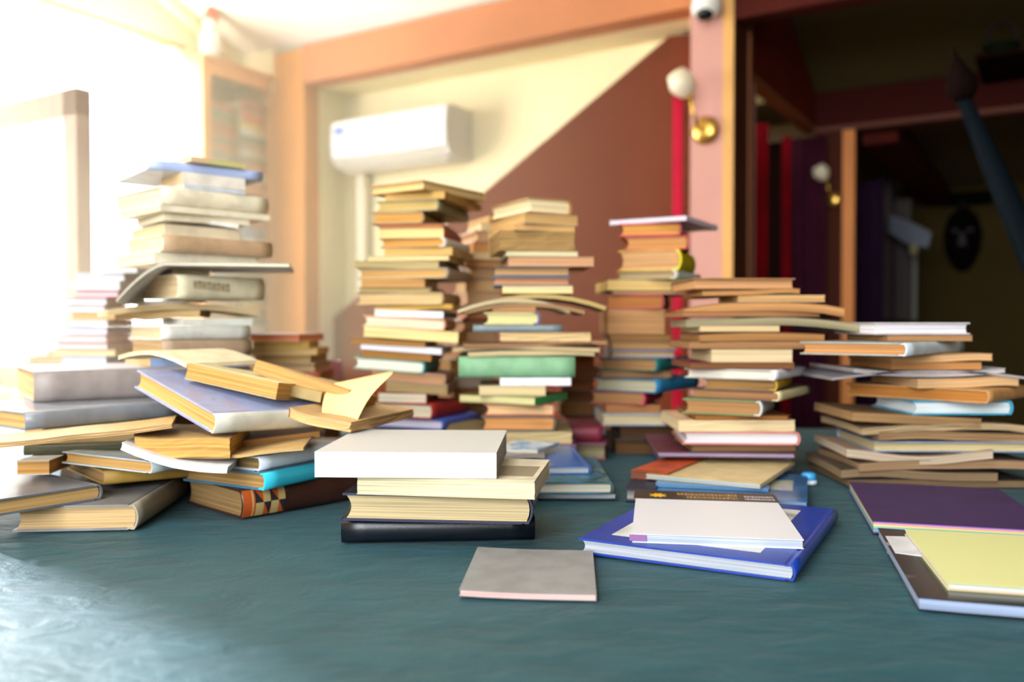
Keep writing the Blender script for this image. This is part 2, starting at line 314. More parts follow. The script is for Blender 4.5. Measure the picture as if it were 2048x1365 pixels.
# spine side seen from the front of the laid book: F front, B back, R right, L left
def book(name, M, W, D, T, kind='hc', spine='B', cover='#8a6a48', page='#d8b887', sp=None, label='', cat='book', group=None,
         bend=None, cr=.5, nx=8, pmat=None, cmat=None, smat=None, ck='cover', parts=True, ragged=0):
    L, Bd = (W, D) if spine in 'FB' else (D, W)
    out, inn, pg, (ns, ne), ct = loops(L, Bd, T, 'hc' if kind == 'hc' else 'pb')
    rot = ROT[spine]; rnd = random.Random(hash((round(W, 4), round(T, 5), round(M.translation.x, 3))) & 0xffff)
    root = thing(name, label, cat, M, group)
    def build(sections, L_, closed, slots):
        bm = bmesh.new(); lay_ = bm.verts.layers.float_vector.new('rest'); xs = [-L_ / 2 + L_ * i / nx for i in range(nx + 1)]
        rows = []
        for x in xs:
            row = []
            for (y, z) in sections:
                X, Y = rot(x, y); Z = z
                if bend: Z += bend(2 * X / W, 2 * Y / D)
                v = bm.verts.new((X, Y, Z)); v[lay_] = (X + M.translation.x * 3, Y, z); row.append(v)
            rows.append(row)
        return bm, rows
    # pages
    e = .003 if kind == 'hc' else .0006
    bm, rows = build(pg, L - 2 * e, True, None); n = len(pg)
    if ragged:
        for row in rows:
            for v in row:
                v.co.x += rnd.uniform(-ragged, ragged); v.co.y += rnd.uniform(-ragged, ragged)
    for a, b in zip(rows, rows[1:]):
        for i in range(n): bm.faces.new((a[i], a[(i+1) % n], b[(i+1) % n], b[i]))
    bm.faces.new(rows[0][::-1]); bm.faces.new(rows[-1])
    bmesh.ops.recalc_face_normals(bm, faces=bm.faces[:])
    obj('page_block', bm, pmat or mat(page, .9, 'page'), root)
    # cover
    def shell(i0, i1, nm, m, par):
        bm, rows = build(out[i0:i1+1] + inn[i0:i1+1][::-1], L, True, None); k = i1 - i0 + 1; n = 2 * k
        for a, b in zip(rows, rows[1:]):
            for i in range(n):
                f = bm.faces.new((a[i], a[(i+1) % n], b[(i+1) % n], b[i])); f.smooth = (kind == 'hc' and ns < i + i0 < ne - 1)
        for r_, fl in ((rows[0], 0), (rows[-1], 1)):
            for i in range(k - 1):
                q = (r_[i], r_[i+1], r_[n-2-i], r_[n-1-i])
                try: bm.faces.new(q if fl else q[::-1])
                except ValueError: pass
        bmesh.ops.recalc_face_normals(bm, faces=bm.faces[:])
        return obj(nm, bm, m, par)
    cm = cmat or mat(cover, cr, ck)
    if sp or smat:
        shell(0, ns, 'back_cover', cm, root); shell(ne, len(out) - 1, 'front_cover', cm, root)
        shell(ns, ne, 'spine', smat or mat(sp, cr, 'cover'), root)
    else:
        shell(0, len(out) - 1, 'cover', cm, root)
    return root
def frame(P, yaw, roll=0, pitch=0):
    return Matrix.Translation(P) @ Matrix.Rotation(yaw, 4, 'Z') @ Matrix.Rotation(-roll, 4, 'Y') @ Matrix.Rotation(pitch, 4, 'X')
NAMES = {'hc': 'hardback_book', 'pb': 'paperback_book', 'mag': 'magazine'}
ORD = ['topmost', 'second', 'third', 'fourth', 'fifth', 'sixth', 'seventh', 'eighth', 'ninth', 'tenth', 'eleventh', 'twelfth', 'thirteenth', 'fourteenth',
       'fifteenth', 'sixteenth', 'seventeenth', 'eighteenth', 'nineteenth', 'twentieth', 'twenty-first', 'twenty-second', 'twenty-third', 'twenty-fourth',
       'twenty-fifth', 'twenty-sixth', 'twenty-seventh', 'twenty-eighth', 'twenty-ninth', 'thirtieth', 'thirty-first']
def arc(a, p=2): return lambda x, y: -a * abs(x) ** p
def wave(a, k=2.3, ph=0): return lambda x, y: a * math.sin(k * x + ph) + a * .3 * math.sin(5 * x + 2 * y)
def twist(a, b=0): return lambda x, y: a * x * y + b * x * x
def stack(rows, Y, where, group, z0=.75, ordinal=True, base_y=None):
    """rows top to bottom: desc, x0, x1, ytop, ybot, yaw, depth, kind, spine, cover, page, opts"""
    Ts = [(r[4] - r[3]) * (Y + r[11].get('dY', 0)) / F for r in rows]
    top = atY(0, rows[0][3], Y + rows[0][11].get('dY', 0)).z
    k = (top - z0) / sum(Ts)
    print('STACK', where, 'scale %.3f' % k)
    z = z0; made = []
    for i in range(len(rows) - 1, -1, -1):
        d, x0, x1, yt, yb, yaw, D, kind, spn, cov, pag, o = rows[i]; o = dict(o)
        T = Ts[i] * k; Yc = Y + o.pop('dY', 0); roll = R(o.pop('roll', 0)); lift = o.pop('lift', 0); a = R(yaw)
        # the front-bottom edge runs between the two columns of sight; its middle is at depth Yc
        m0, m1 = (x0 - 1024) / F, (x1 - 1024) / F; t_ = math.tan(a)
        def X(m): return m * (1 - 0) # slope
        xm = (m0 + m1) / 2 * Yc
        for _ in range(8):
            xa = m0 * (Yc - t_ * xm) / (1 - m0 * t_); xb = m1 * (Yc - t_ * xm) / (1 - m1 * t_); xm = (xa + xb) / 2
        Wd = abs(xb - xa) / math.cos(a) / max(.5, math.cos(roll)); mid = Vector((xm, Yc, z + lift))
        ctr = mid + Vector((-math.sin(a), math.cos(a), 0)) * D / 2
        lab = '%s, %s down in the %s' % (d, ORD[i], where) if i else '%s, topmost in the %s' % (d, where)
        made.append(book(o.pop('name', NAMES[kind]), frame(ctr, a, roll), Wd, D, T - .0004, 'pb' if kind == 'mag' else kind, spn, cov, pag,
             label=lab, cat='magazine' if kind == 'mag' else 'book', group=group, **o))
        z += T
    return made
def lay(A, Bp, D, T, pitch=0, **k):
    """a book whose front-bottom edge runs from A to Bp (px, py, Y)"""
    a, b = atY(*A), atY(*Bp); d = b - a; W = k.pop('W', d.length); yaw = math.atan2(d.y, d.x); roll = math.asin(d.z / d.length)
    M = frame(a, yaw, roll, R(pitch)) @ Matrix.Translation((W / 2, D / 2, 0))
    return book(k.pop('name', NAMES[k.get('kind', 'hc')]), M, W, D, T, **k)
def flat(FL, FR, z, D, T, **k):
    """a book lying flat: top-front corners seen at FL and FR, resting at height z"""
    a, b = at(*FL, z + T), at(*FR, z + T); a.z = b.z = z; d = b - a
    yaw = math.atan2(d.y, d.x); M = frame(a, yaw) @ Matrix.Translation((d.length / 2, D / 2, 0))
    return book(k.pop('name', NAMES[k.get('kind', 'hc')]), M, d.length, D, T, **k)
def plate(root, name, x0, x1, y0, y1, z, m, t=.0003, label=None):   # something printed or pasted on a flat cover
    o = obj(name, B(((x0, y0, z), (x1, y1, z + t))), m, root)
    if label: o['label'] = label
    return o
TAN, OTAN, CRM, WHT, BRN, YCR, DTAN = '#d2ab74', '#cb9258', '#ecdcb8', '#eeece8', '#a37a4e', '#e6d49c', '#b78d5a'
# ------------------------------------------------------------------ table
TX0, TX1, TY0, TY1 = -2.0, 1.75, .12, 2.12
def cloth_mesh():
    bm = bmesh.new(); nx, ny = 150, 90; rnd = random.Random(3); from mathutils import noise
    rows = []
    for j in range(ny + 1):
        row = []
        for i in range(nx + 1):
            x = TX0 + (TX1 - TX0) * i / nx; y = TY0 + (TY1 - TY0) * j / ny
            wr = noise.noise(Vector((x * 3.2, y * 9, 0))) * .0012 + abs(noise.noise(Vector((x * 7 + y * 5, y * 22 - x * 4, 3)))) * .0016
            row.append(bm.verts.new((x, y, .7478 + wr)))
        rows.append(row)
    for a, b in zip(rows, rows[1:]):
        for i in range(nx): bm.faces.new((a[i], a[i+1], b[i+1], b[i])).smooth = True
    # hanging skirt
    ring = rows[0][:] + [r[-1] for r in rows[1:]] + rows[-1][-2::-1] + [r[0] for r in rows[-2:0:-1]]
    prev = ring; cx, cy = (TX0 + TX1) / 2, (TY0 + TY1) / 2
    for q, (dz, o) in enumerate(((-.012, .008), (-.25, .014), (-.55, .02))):
        cur = []
        for k, v in enumerate(ring):
            s = o + (.012 * math.sin(k * .55) if q else 0)
            ex = (v.co.x - TX0 < 1e-6) * -1 + (TX1 - v.co.x < 1e-6) * 1; ey = (v.co.y - TY0 < 1e-6) * -1 + (TY1 - v.co.y < 1e-6) * 1
            cur.append(bm.verts.new((v.co.x + ex * s, v.co.y + ey * s, .7478 + dz)))
        n = len(ring)
        for k in range(n): bm.faces.new((prev[k], prev[(k+1) % n], cur[(k+1) % n], cur[k])).smooth = True
        prev = cur
    bmesh.ops.recalc_face_normals(bm, faces=bm.faces[:]); return bm
m, nt, b = nodes('teal_cloth'); N, L = nt.nodes.new, nt.links.new
tc = N('ShaderNodeTexCoord'); mp = N('ShaderNodeMapping'); mp.inputs['Scale'].default_value = (7, 15, 1); mp.inputs['Rotation'].default_value = (0, 0, R(18)); L(tc.outputs['Object'], mp.inputs[0])
n1 = N('ShaderNodeTexNoise'); n1.inputs['Scale'].default_value = 2.2; n1.inputs['Detail'].default_value = 6; n1.inputs['Distortion'].default_value = .45; L(mp.outputs[0], n1.inputs[0])
n2 = N('ShaderNodeTexNoise'); n2.inputs['Scale'].default_value = 700; n2.inputs['Detail'].default_value = 2; L(tc.outputs['Object'], n2.inputs[0])
b1 = N('ShaderNodeBump'); b1.inputs['Distance'].default_value = .016; b1.inputs['Strength'].default_value = .4; L(n1.outputs['Fac'], b1.inputs['Height'])
b2 = N('ShaderNodeBump'); b2.inputs['Distance'].default_value = .0006; b2.inputs['Strength'].default_value = .35; L(n2.outputs['Fac'], b2.inputs['Height']); L(b1.outputs[0], b2.inputs['Normal']); L(b2.outputs[0], b.inputs['Normal'])
r = N('ShaderNodeValToRGB'); r.color_ramp.elements[0].color = lin('#12363e'); r.color_ramp.elements[1].color = lin('#1f5058'); L(n1.outputs['Fac'], r.inputs[0]); L(r.outputs[0], b.inputs['Base Color'])
b.inputs['Sheen Weight'].default_value = .06; b.inputs['Sheen Roughness'].default_value = .4; b.inputs['Sheen Tint'].default_value = (.75, .92, 1, 1)
b.inputs['Roughness'].default_value = .58; b.inputs['Specular IOR Level'].default_value = .32
CLOTH = m
o = obj('tablecloth', cloth_mesh(), CLOTH); tag(o, 'dark teal cloth spread over the large table under all the books', 'tablecloth')
t = thing('table', 'large table hidden under the dark teal tablecloth', 'table', Matrix.Translation(((TX0 + TX1) / 2, (TY0 + TY1) / 2, 0)))
hw, hd = (TX1 - TX0) / 2 - .01, (TY1 - TY0) / 2 - .01
obj('tabletop', B(((-hw, -hd, .71), (hw, hd, .745))), mat('#6a452a', .5, 'wood'), t)
for sx in (-1, 1):
    for sy in (-1, 1): obj('leg', B(((sx * hw * .94 - .04, sy * hd * .9 - .04, 0), (sx * hw * .94 + .04, sy * hd * .9 + .04, .71))), mat('#6a452a', .5, 'wood'), t)
# ------------------------------------------------------------------ front centre pile
G = 'books in the short stack crowned by the blank white book'
z = .75
def low(d, A, Bp, D, T, z, **k): return lay((*A, 0), (*Bp, 0), D, T, **k)
def mm(x0, Y0, x1, Y1, z): return Vector(((x0 - 1024) / F * Y0, Y0, z)), Vector(((x1 - 1024) / F * Y1, Y1, z))
def set_(x0, Y0, x1, Y1, z, D, T, label, **k):
    """front-bottom edge between two columns of sight at depths Y0 and Y1, resting at z"""
    a, b = mm(x0, Y0, x1, Y1, z); b.z += k.pop('dz', 0); d = b - a; W = k.pop('W', d.length); k.setdefault('group', G)
    M = frame(a, math.atan2(d.y, d.x), math.asin((b.z - a.z) / d.length), R(k.pop('pitch', 0))) @ Matrix.Translation((W / 2, D / 2, 0))
    kd = k.get('kind', 'hc'); nm = k.pop('name', NAMES[kd]); k['kind'] = 'pb' if kd == 'mag' else kd
    return book(nm, M, W, D, T, label=label, cat='magazine' if kd == 'mag' else 'book', **k)
set_(681, .995, 1070, 1.01, .7505, .15, .0275, 'black leathery hardback lying at the bottom of the short front stack, rounded spine forward', spine='F', cover='#0f141d', page='#c9b894', cr=.28, )
set_(684, .985, 1060, .965, .7785, .135, .0315, 'thick navy hardback with cream page edges lying directly on the black leathery hardback', spine='R', cover='#1b2140', page='#c8b48a', cr=.4)
r_ = set_(712, .975, 1070, .945, .8104, .15, .0205, 'worn cream paperback squeezed between the navy hardback and the blank white book', kind='pb', spine='B', cover='#d9cbb0', page='#e2d3ac', cr=.5, ragged=.0004)
plate(r_, 'cover_picture', .045, .095, -.05, .02, .0204, mat('#8a7a62', .5), label='brown and grey printed panel')
plate(r_, 'cover_stripe', -.06, .03, -.072, -.066, .0204, mat('#3f8fb4', .4))
r_ = set_(628, .965, 993, .955, .8313, .205, .0285, 'blank white thick book on top of the short front stack', kind='pb', spine='F', cover='#c3c1be', page='#c3c1be', cr=.5, ck='plain')
for o_ in r_.children:
    if o_.name.startswith('cover'): md = o_.modifiers.new('b', 'BEVEL'); md.width = .0012; md.segments = 2; md.limit_method = 'ANGLE'
# ------------------------------------------------------------------ small flat books in front
flat((918, 1184), (1193, 1190), .75, .155, .006, label='thin grey booklet with pink page edges lying alone on the cloth at front', kind='pb', spine='R', cover='#8c8a89', page='#e9bdb8', cat='book', name='booklet', cr=.6,
     bend=lambda x, y: .0012 * (x - .2) ** 2 * (1 if x < 0 else 0))
r_ = flat((1157, 1077), (1589, 1131), .75, .293, .0165, label='large royal blue hardback with a grey picture panel, under the white-covered magazine', kind='hc', spine='R', cover='#163a9c', page='#b4bac4', cat='book', cr=.35)
bw = .2285
plate(r_, 'cover_picture', -.088, .075, -.115, .115, .0164, mat('#c9cbc6', .4, 'marble', cols='#3a3634,#c9cbc6,#d2d4d0', s=7), label='pale grey printed photograph')
r_ = flat((1264, 1068), (1608, 1081), .7668, .25, .0095, label='white-covered magazine with a black and gold strip, lying on the royal blue hardback', kind='pb', spine='L', cover='#dddce2', page='#bcc6d4', cat='magazine', name='magazine', cr=.35, ck='plain')
dv = r_.children[0].dimensions if False else None
plate(r_, 'title_strip', -.091, .091, .068, .124, .0096, mat('#2b1c1a', .35), label='dark strip printed with gold lettering')
sb = bmesh.new(); rs = random.Random(5)
for row, (zz, hh) in enumerate(((.098, .013), (.079, .012))):
    x = -.035 + row * .012
    while x < .040:
        wd = rs.uniform(.0015, .004); box(sb, (x, zz, .00985), (x + wd, zz + hh * rs.uniform(.7, 1.1), .01005)); x += wd + .0015
obj('gold_lettering', sb, mat('#b08a4a', .4, metal=.3), r_)
sb = bmesh.new()
for row in range(2):
    x = .05
    while x < .086:
        wd = rs.uniform(.001, .003); box(sb, (x, .079 + row * .016, .00985), (x + wd, .087 + row * .016, .01005)); x += wd + .001
obj('white_lettering', sb, mat('#b8aeb4', .4), r_)
pts = [(math.cos(i * math.pi / 8) * (.012 if i % 2 else .006) - .06, math.sin(i * math.pi / 8) * (.016 if i % 2 else .008) + .092) for i in range(16)]
obj('yellow_burst', prism(pts, 'z', .00985, .0101), mat('#e6b415', .4), r_)
obj('colour_tab', B(((-.0912, -.1256, .002), (-.073, -.1251, .0085))), mat('#b58aa8', .5, 'stripes', t=.0105, cols='#8a5a90,#d79aae,#d79aae,#4fa7a0,#57407a'), r_)
# right front
a = flat((1745, 1042), (2122, 1063), .75, .27, .0155, label='deep purple covered book with rainbow page edges at the right edge of the table', kind='pb', spine='R', cover='#3a1f50', page='#9ab', cat='book', name='sketchbook', cr=.75,
     pmat=mat('#8ac', .7, 'stripes', t=.0155, cols='#6d4a86,#6fa3a8,#5d93a4,#84b5a2,#d6c27a,#c98aa0,#7a5aa0'))
a = flat((1836, 1197), (2371, 1239), .75, .274, .0105, label='glossy black and white photo magazine lying under the yellow-green covered book', kind='pb', spine='R', cover='#1c1b20', page='#98a8c6', cat='magazine', name='magazine', cr=.2,
     cmat=mat('#222', .2, 'marble', cols='#141318,#18161c,#1c1a22,#d6d4de', s=4), bend=lambda x, y: .002 * max(0, -x - .8))
pw = [(-.088, -.005), (-.06, -.012), (-.035, -.03), (-.02, -.022), (.0, -.034), (.012, -.02), (.004, .0), (.02, .015), (-.005, .03), (.0, .05), (-.03, .058), (-.06, .075), (-.088, .07)]
obj('white_print', prism([(x - .009, y + .025) for x, y in pw], 'z', .0106, .0113), mat('#d8d7dc', .35, 'cover'), a)
a = flat((1895, 1167), (2304, 1195), .7607, .215, .0062, label='book with a plain yellow-green cover lying on the glossy photo magazine', kind='pb', spine='R', cover='#d0cf90', page='#c9cbb4', cat='book', name='notebook', cr=.8, ck='plain',
     pmat=mat('#8ad', .7, 'stripes', t=.0062, cols='#b98aa0,#c7c9b0,#d9dac4,#3f8fc0'))
# ------------------------------------------------------------------ left foreground heap
H = 'books in the collapsed heap at left'
def S(*a, **k): k.setdefault('group', H); return set_(*a, **k)
S(20, 1.047, 268, 1.06, .7505, .21, .031, 'grey hardback with worn spine lying on the cloth at the left heap bottom', spine='R', cover='#7c7b7a', sp='#a89c88', page='#c9a878', cr=.35)
S(-25, .985, 172, 1.075, .782, .15, .019, 'slate blue hardback overlapping the worn grey hardback, front left', spine='R', cover='#6d7076', page='#d2a86c', cr=.3, W=.13)
S(480, 1.118, 705, 1.245, .7505, .15, .037, 'brown leather-spined book with orange and black triangle bands, lying on cloth', spine='F', cover='#3a2118', page='#8e7048', cr=.3, W=.215)
T13 = bpy.context.scene.objects[-1]
S(527, 1.112, 690, 1.25, .788, .15, .0225, 'hardback with bright cyan spine fading to dark teal, on the leather-spined book', spine='F', cover='#3f6f86', page='#a9834f', cr=.25, W=.20,
  smat=mat('#3ab', .25, 'gradx', t=.20, cols='#35bcd6,#3cb6d2,#3f9fb4,#2a5f70,#234a55,#2a2a2a'))
S(205, 1.13, 412, 1.22, .792, .17, .018, 'mustard spined worn book with brown crumbling pages sticking out of the heap', spine='F', cover='#b08a3c', page='#9d7a52', cr=.6, pitch=0, dz=-.003, ragged=.0006, kind='hc', W=.2)
S(301, 1.10, 405, 1.19, .812, .15, .0155, 'slim hardback with pale blue spine and tan pages, above the mustard spine', spine='F', cover='#c5d0d2', page='#d0a05e', cr=.5, W=.19, dz=-.004, pitch=2)
S(45, 1.16, 268, 1.19, .826, .13, .0135, 'dark olive spined book with red ends deep inside the heap', spine='F', cover='#4d4a34', page='#b48c5c', sp='#4f4c30', cr=.5)
S(30, 1.12, 96, 1.125, .807, .14, .018, 'small tan book with white cover edge poking out at the far left', spine='B', cover='#f0ece6', page='#cf9a58', cr=.5, kind='pb')
S(75, 1.17, 266, 1.21, .8398, .14, .016, 'pale brown spined book under the drooping tattered paperback', spine='F', cover='#c8ac7c', page='#c09a60', cr=.5, kind='pb')
S(518, 1.125, 610, 1.20, .8108, .13, .019, 'white spined book with a dark picture label above the cyan spine', spine='F', cover='#dfe2e6', page='#8d7248', cr=.4, W=.17, smat=mat('#222', .35, 'gradx', t=.17, cols='#dfe6ee,#32241c,#2c2320,#3a3a44,#5a2a1c'))
S(237, 1.07, 452, 1.085, .843, .16, .009, 'limp white booklet sagging across the middle of the heap', spine='B', cover='#eeeef2', page='#e8e8f0', kind='mag', name='booklet', dz=-.028, bend=lambda x, y: -.006 * (1 - x * x) + .004 * max(0, -x))
S(352, 1.10, 606, 1.12, .829, .15, .004, 'thin curling tan booklet with rolled edge under the thick tan paperback', spine='R', cover='#cfa86a', page='#d8b47a', kind='mag', name='booklet', bend=lambda x, y: .009 * max(0, x + .2) ** 1 - .006 * max(0, x - .5) + .002 * abs(x))
S(460, 1.18, 640, 1.24, .835, .13, .011, 'brown limp covered book beneath the sky blue hardback', spine='R', cover='#6b513c', page='#c98f55', kind='pb', bend=lambda x, y: .004 * x)
S(265, 1.085, 458, 1.10, .835, .15, .026, 'thick tan paperback with coarse wavy pages under the sky blue hardback', spine='B', cover='#a08050', page='#dba65c', kind='pb', dz=-.004, ragged=.0008, bend=lambda x, y: .0015 * math.sin(3 * x))
S(-70, 1.03, 343, 1.10, .862, .10, .006, 'tattered floppy paperback with fanned page edges drooping over the left heap', spine='B', cover='#d6a866', page='#dcb887', kind='pb', dz=.008, ragged=.0012, bend=lambda x, y: -.006 * (1 - x * x) - .010 * max(0, -x))
S(48, 1.18, 352, 1.36, .8566, .22, .0245, 'blue-grey glossy hardback directly beneath the mauve-grey hardback at left', spine='F', cover='#878a90', page='#d3a566', cr=.25, W=.235)
S(66, 1.33, 372, 1.46, .882, .24, .047, 'thick mauve-grey hardback on top of the left heap, spine outward', spine='F', cover='#9a8d88', page='#d6a462', cr=.45, W=.25)
S(425, 1.095, 640, 1.225, .8625, .205, .0262, 'sky blue mottled hardback with cream cloth spine tilted on the left heap', spine='F', cover='#8c9cc8', cmat=mat('#89c', .3, 'marble', cols='#8a93b8,#93a2cc,#9a95b4,#8798c8', s=30), sp='#ddd8c6', page='#dba964', cr=.32, W=.225, pitch=14, dz=-.006,
  )
S(368, 1.20, 550, 1.17, .926, .13, .023, 'long tan paperback sloping down right with a bright cream top edge', spine='B', cover='#e8d6a6', page='#cf9f5a', kind='pb', dz=-.026, ragged=.0006, pitch=-6)
S(235, 1.30, 372, 1.22, .948, .13, .006, 'cream page bundle arching up over the mauve-grey hardback', spine='R', cover='#f0e2bc', page='#efdcae', kind='mag', name='booklet', bend=lambda x, y: .010 * (1 - x * x) - .006 * max(0, x), dz=-.002)
S(503, 1.235, 690, 1.20, .933, .11, .019, 'tan paperback sliding down right across the heap, upper one', spine='B', cover='#c79355', page='#c9995c', kind='pb', dz=-.040, ragged=.0006, pitch=-10)
S(549, 1.22, 640, 1.20, .905, .12, .015, 'olive spined curled paperback tucked under the sliding tan paperback', spine='F', cover='#a8905a', page='#b98f55', kind='pb', dz=-.012)
r16 = S(575, 1.15, 700, 1.12, .872, .19, .013, 'open paperback with fanned tan pages beside the blank white book', spine='L', cover='#c9a06a', page='#e0b47a', kind='pb', dz=-.010, ragged=.0015, bend=lambda x, y: .006 * max(0, -x) ** 2)
# the leaf that stands up
bm = bmesh.new(); rows = []
inv = r16.matrix_world.inverted()
base = [(640, 838, 1.16), (712, 852, 1.14)]; mid = [(650, 772, 1.22), (735, 790, 1.17)]; tip = [(672, 766, 1.25), (797, 740, 1.2)]
for a_, c_ in (base, mid, tip):
    p, q_ = atY(*a_), atY(*c_); rows.append([bm.verts.new(inv @ (p.lerp(q_, i / 6) + Vector((0, .012 * math.sin(i / 6 * 3.1), 0)))) for i in range(7)])
for p, q_ in zip(rows, rows[1:]):
    for i in range(6): bm.faces.new((p[i], p[i+1], q_[i+1], q_[i])).smooth = True
lf = obj('raised_leaf', bm, mat('#efcf8e', .8), r16); md = lf.modifiers.new('s', 'SUBSURF'); md.levels = md.render_levels = 2; md = lf.modifiers.new('t', 'SOLIDIFY'); md.thickness = .0004
lf['label'] = 'single tan leaf curling upward'
S(706, 1.25, 782, 1.24, .845, .11, .010, 'cream booklet corner showing behind the open paperback', spine='B', cover='#e8d7a8', page='#d9c594', kind='pb', pitch=-14, dz=-.02, bend=None)
S(745, 1.30, 800, 1.31, .815, .12, .012, 'navy edged book barely showing behind the blank white book', spine='B', cover='#24356e', page='#bba26e', kind='hc')
# low books that carry the heap
S(120, 1.29, 400, 1.30, .7505, .10, .042, 'dark brown hardback carrying the left heap from beneath', spine='F', cover='#4a3524', page='#a98558')
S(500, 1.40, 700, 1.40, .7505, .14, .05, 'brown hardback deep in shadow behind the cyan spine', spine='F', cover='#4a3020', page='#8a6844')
# ornament of the leather spine
def spine_art(root):
    W, T = .215, .037; yb = -.075 - .0062
    def y(z): return -.075 + .0015 - min(.006, T * .16) * (1 - (2 * z / T - 1) ** 2) - .0004
    def patch(nm, poly, m, t=.0004):
        bm = bmesh.new(); N_ = 8
        # cut the polygon into height slices so it follows the round spine
        zs = sorted({p[1] for p in poly} | {min(p[1] for p in poly) + (max(p[1] for p in poly) - min(p[1] for p in poly)) * i / N_ for i in range(N_ + 1)})
        def span(z):
            xs = []
            for (xa, za), (xb_, zb) in zip(poly, poly[1:] + poly[:1]):
                if abs(za - zb) < 1e-9:
                    if abs(z - za) < 1e-9: xs += [xa, xb_]
                elif min(za, zb) - 1e-9 <= z <= max(za, zb) + 1e-9: xs.append(xa + (xb_ - xa) * (z - za) / (zb - za))
            return min(xs), max(xs)
        rows = []
        for z in zs:
            x0, x1 = span(z); rows.append((bm.verts.new((x0, y(z), z)), bm.verts.new((x1, y(z), z))))
        for p, q in zip(rows, rows[1:]):
            if (q[0].co - q[1].co).length < 1e-6: bm.faces.new((p[0], p[1], q[0]))
            elif (p[0].co - p[1].co).length < 1e-6: bm.faces.new((p[0], q[1], q[0]))
            else: bm.faces.new((p[0], p[1], q[1], q[0]))
        o = obj(nm, bm, m, root); s = o.modifiers.new('s', 'SOLIDIFY'); s.thickness = t; s.offset = 1 if False else 0; return o
    x0 = -W / 2; OR, BK, GD = mat('#b4501f', .3), mat('#262126', .4), mat('#b59a62', .4)
    lo, hi, md_ = .0015, T - .0015, T / 2
    def rect(a, b, c, d): return [(x0 + a, c), (x0 + b, c), (x0 + b, d), (x0 + a, d)]
    patch('orange_band', rect(.001, .062, lo, hi), OR)
    for a, b in ((.0135, .016),): patch('gold_line', rect(a, b, lo, hi), GD, .0006)
    patch('gold_square', rect(.030, .040, md_, hi), GD, .0008); patch('gold_square', rect(.052, .062, md_, hi), GD, .0008)
    patch('gold_square', rect(.019, .030, lo, md_), GD, .0008); patch('gold_square', rect(.041, .052, lo, md_), GD, .0008)
    for a, up in ((.018, 1), (.040, 1)): patch('black_triangle', [(x0 + a, md_), (x0 + a + .012, md_), (x0 + a, hi)], BK, .0009)
    for a in (.030, .052): patch('black_triangle', [(x0 + a, md_), (x0 + a + .011, md_), (x0 + a + .0085, lo)], BK, .0009)
for o in list(C.objects):
    if o.get('label', '').startswith('brown leather-spined'): spine_art(o)
